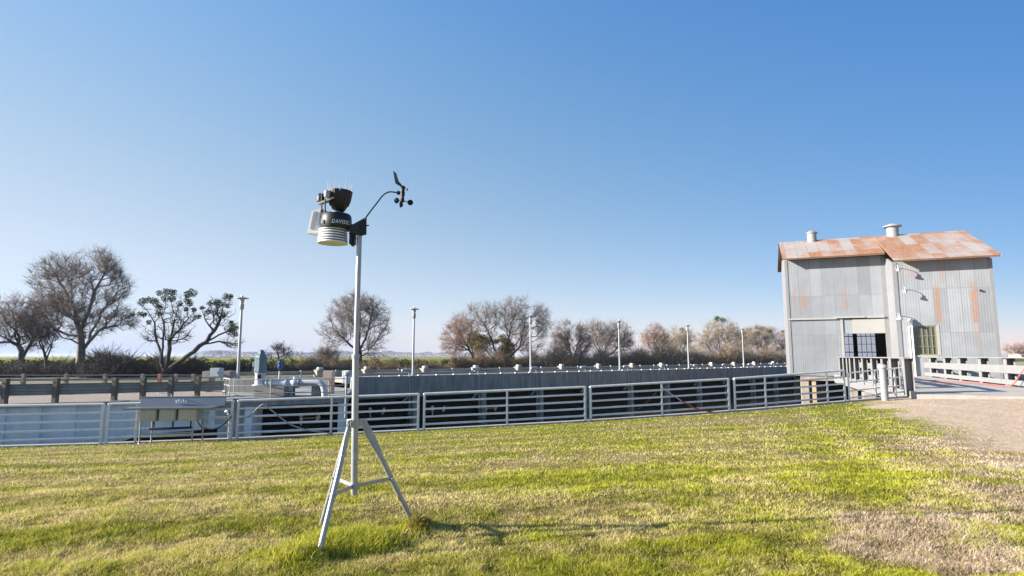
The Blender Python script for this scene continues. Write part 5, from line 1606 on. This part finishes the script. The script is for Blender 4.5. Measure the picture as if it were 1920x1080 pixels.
# rain cone
rc = z_(516, 522); hr = z_(516, 335).z - rc.z
prof = [(.034, 0), (.040, .004), (.062, hr*.30), (.080, hr*.62), (.088, hr*.88), (.090, hr), (.0895, hr + .012), (.086, hr + .012), (.084, hr*.9), (.060, hr*.35), (.030, .01)]
MB().lathe(prof, 40, rc).build('rain_cone', M_black, ws)
m = MB()
for i in range(14):
    an = 2*math.pi*i/14 + .1; q = Vector((math.cos(an), math.sin(an), 0))
    m.tube([rc + q*.064 + Vector((0, 0, hr*.30)), rc + q*.082 + Vector((0, 0, hr*.62)), rc + q*.091 + Vector((0, 0, hr)), rc + q*.091 + Vector((0, 0, hr + .012))], .0035, 6)
m.build('cone_ribs', M_black, ws)
for i in range(14):
    an = 2*math.pi*i/14 + .1; q = Vector((math.cos(an), math.sin(an), 0))
    MB().tube([rc + q*.0885 + Vector((0, 0, hr)), rc + q*.0885 + Vector((0, 0, hr + .045)), rc + q*.0885 + Vector((0, 0, hr + .088))], [.0016, .0013, .0008], 6).build('bird_spike', M_clear, ws)
# sensor shelf with solar sensors at the left
a_ = z_(295, 440, -.02); 
MB().prism([z_(292, 432, -.06), z_(455, 372, -.09), z_(470, 382, -.09), z_(300, 448, -.06)], (0, .05, 0)).build('sensor_shelf', M_grey, ws)
MB().lathe([(.026, 0), (.028, .010), (.026, .05), (.018, .062)], 18, z_(330, 425, -.03)).build('solar_sensor', M_black, ws)
MB().lathe([(.020, 0), (.022, .01), (.022, .045), (.012, .052)], 18, z_(395, 378, -.08)).build('solar_sensor', M_grey, ws)
MB().tube([z_(375, 660, -.085), z_(375, 395, -.085)], .006, 8).build('shelf_rod', M_blackm, ws)
MB().tube([z_(340, 520, -.06), z_(342, 340, -.06)], .006, 8).lathe([(.009, -.006), (.009, .006)], 10, z_(338, 517, -.065)).build('shelf_rod', M_blackm, ws)
# transmitter box, tilted
bx = [z_(190, 742, -.03), z_(298, 738, -.03), z_(335, 490, -.03), z_(240, 512, -.03)]
MB().prism(bx, (.022, .085, .0)).build('transmitter_box', M_white, ws)
ci = [Vector(p) for p in (z_(222, 700, -.034), z_(258, 706, -.034), z_(292, 520, -.034), z_(258, 520, -.034))]
MB().prism(ci, (0, .003, 0)).build('solar_panel', M_grey, ws)
MB().prism([z_(298, 738, -.028), z_(336, 728, -.02), z_(340, 500, -.02), z_(335, 490, -.028)], (0, .08, 0)).build('box_back', M_white, ws)
MB().cbox(z_(346, 620, -.10), (.012, .01, .028)).build('connector', M_white, ws)
# anemometer arm and head
am = curve_pts([z_(792, 578), z_(850, 500), z_(905, 430), z_(950, 370), z_(990, 337), z_(1040, 322), z_(1110, 332)], 6)
MB().tube(am, .0052, 10).build('anemometer_arm', M_black, ws)
hc = z_(1160, 335)
MB().lathe([(.010, -.062), (.013, -.055), (.013, -.02), (.017, -.018), (.017, .012), (.013, .02), (.015, .034), (.006, .040)], 20, hc).tube([z_(1108, 332), hc], .011, 12).tube([z_(1105, 332), z_(1130, 332)], .015, 12).build('anemometer_body', M_black, ws)
MB().lathe([(.016, 0), (.018, .006), (.012, .014), (.004, .018)], 18, z_(1165, 283)).build('vane_hub', M_black, ws)
yv = .0
MB().prism([z_(1168, 272, -.004), z_(1150, 276, -.004), z_(1085, 235, -.02), z_(1063, 108, -.03), z_(1078, 118, -.03), z_(1096, 132, -.03), z_(1122, 215, -.02)], (0, .004, 0)).build('wind_vane', mat('vane_plastic', (.03, .06, .09), .25, 0, .1, 10, .02), ws)
MB().tube([z_(1168, 290), z_(1195, 296, -.01), z_(1208, 300, -.015)], [.005, .006, .009], 10).build('vane_nose', M_black, ws)
ch = z_(1156, 412)
MB().lathe([(.012, -.012), (.017, -.006), (.017, .006), (.009, .018)], 16, ch).build('cup_hub', M_black, ws)
for (zx, zy, yy) in ((1103, 412, .025), (1238, 430, .012), (1136, 452, -.05)):
    q = z_(zx, zy, yy); d = (q - ch).normalized(); t_ = d.cross(Vector((0, 0, 1))).normalized()
    M1 = Matrix.Translation(q) @ t_.to_track_quat('Z', 'Y').to_matrix().to_4x4()
    cup = MB().tube([ch, q - d * .012], .003, 6)
    prof = [(.0215 * math.sin(a), -.0215 * math.cos(a)) for a in np.linspace(.05, math.pi/2, 7)] + [(.019, 0)] + [(.0195 * math.sin(a), -.0195 * math.cos(a)) for a in np.linspace(math.pi/2 - .1, .05, 6)]
    cup.lathe(prof, 18, M=M1)
    cup.build('wind_cup', M_black, ws)
# maker's lettering on the drum
def text_mesh(body, size, shear=0.0):
    cu = D.curves.new('t', 'FONT'); cu.body = body; cu.size = size; cu.shear = shear; cu.extrude = .0006
    cu.space_character = 1.22
    o = D.objects.new('t', cu); COL.objects.link(o)
    dg = bpy.context.evaluated_depsgraph_get(); me = D.meshes.new_from_object(o.evaluated_get(dg))
    D.objects.remove(o); return me
tm = text_mesh('DAVIS', .034, .2)
R0 = .1113
x0 = z_(445, 600, -.11).x - dc.x; zt0 = z_(445, 638, -.11).z - dc.z; x1 = z_(566, 600, -.11).x - dc.x
co_ = np.zeros(len(tm.vertices) * 3); tm.vertices.foreach_get('co', co_); co_ = co_.reshape(-1, 3)
wt = co_[:, 0].max(); ht = co_[:, 1].max(); hh = z_(445, 600).z - z_(445, 638).z
def wrap(xl, zl, depth):
    ang = xl / R0
    return dc.x + np.sin(ang) * (R0 + depth), dc.y - np.cos(ang) * (R0 + depth), dc.z + zl
xa = R0 * math.asin(max(-.95, x0 / R0)); xb = R0 * math.asin(min(.95, x1 / R0))
xl = xa + co_[:, 0] / wt * (xb - xa); zl = zt0 + co_[:, 1] / ht * hh
X_, Y_, Z_ = wrap(xl, zl, co_[:, 2])
tm.vertices.foreach_set('co', np.stack([X_, Y_, Z_], -1).ravel()); tm.update()
tm.materials.clear(); tm.materials.append(M_white)
to = D.objects.new('lettering', tm); COL.objects.link(to); to.parent = ws
# outlined emblem after the letters
m = MB(); xe0 = xb + .006; xe1 = R0 * math.asin(min(.97, (z_(616, 600, -.09).x - dc.x) / R0))
def wv_(x, z): a = x / R0; return Vector((dc.x + math.sin(a) * (R0 + .001), dc.y - math.cos(a) * (R0 + .001), dc.z + z))
zl0, zl1 = zt0 + .002, zt0 + hh - .001
sg = 8
for za_, zb_ in ((zl0, zl0 + .0035), (zl1 - .0035, zl1)):
    for i in range(sg):
        xa_ = xe0 + (xe1 - xe0) * i / sg; xb_ = xe0 + (xe1 - xe0) * (i + 1) / sg
        m.quad(wv_(xa_, za_), wv_(xb_, za_), wv_(xb_, zb_), wv_(xa_, zb_))
for xa_ in (xe0, xe1 - .004, xe0 + (xe1 - xe0) * .36):
    m.quad(wv_(xa_, zl0 + .0035), wv_(xa_ + .004, zl0 + .0035), wv_(xa_ + .004, zl1 - .0035), wv_(xa_, zl1 - .0035))
m.build('emblem', M_white, ws)

# ------------------------------------------------------------------ winter air
n_ = NT('air'); n_.t.links.clear()
pv = n_.new('ShaderNodeVolumePrincipled'); pv.inputs['Density'].default_value = .0002
pv.inputs['Color'].default_value = (.86, .92, 1, 1); pv.inputs['Anisotropy'].default_value = .1
n_.link(pv.outputs[0], n_.out.inputs['Volume']); n_.n.remove(n_.b)
hz = MB().box((-4700, -400, -4), (4700, 4700, 14)).build('haze', n_.m)
tag(hz, 'thin pale haze over the whole place', 'haze', kind='stuff')
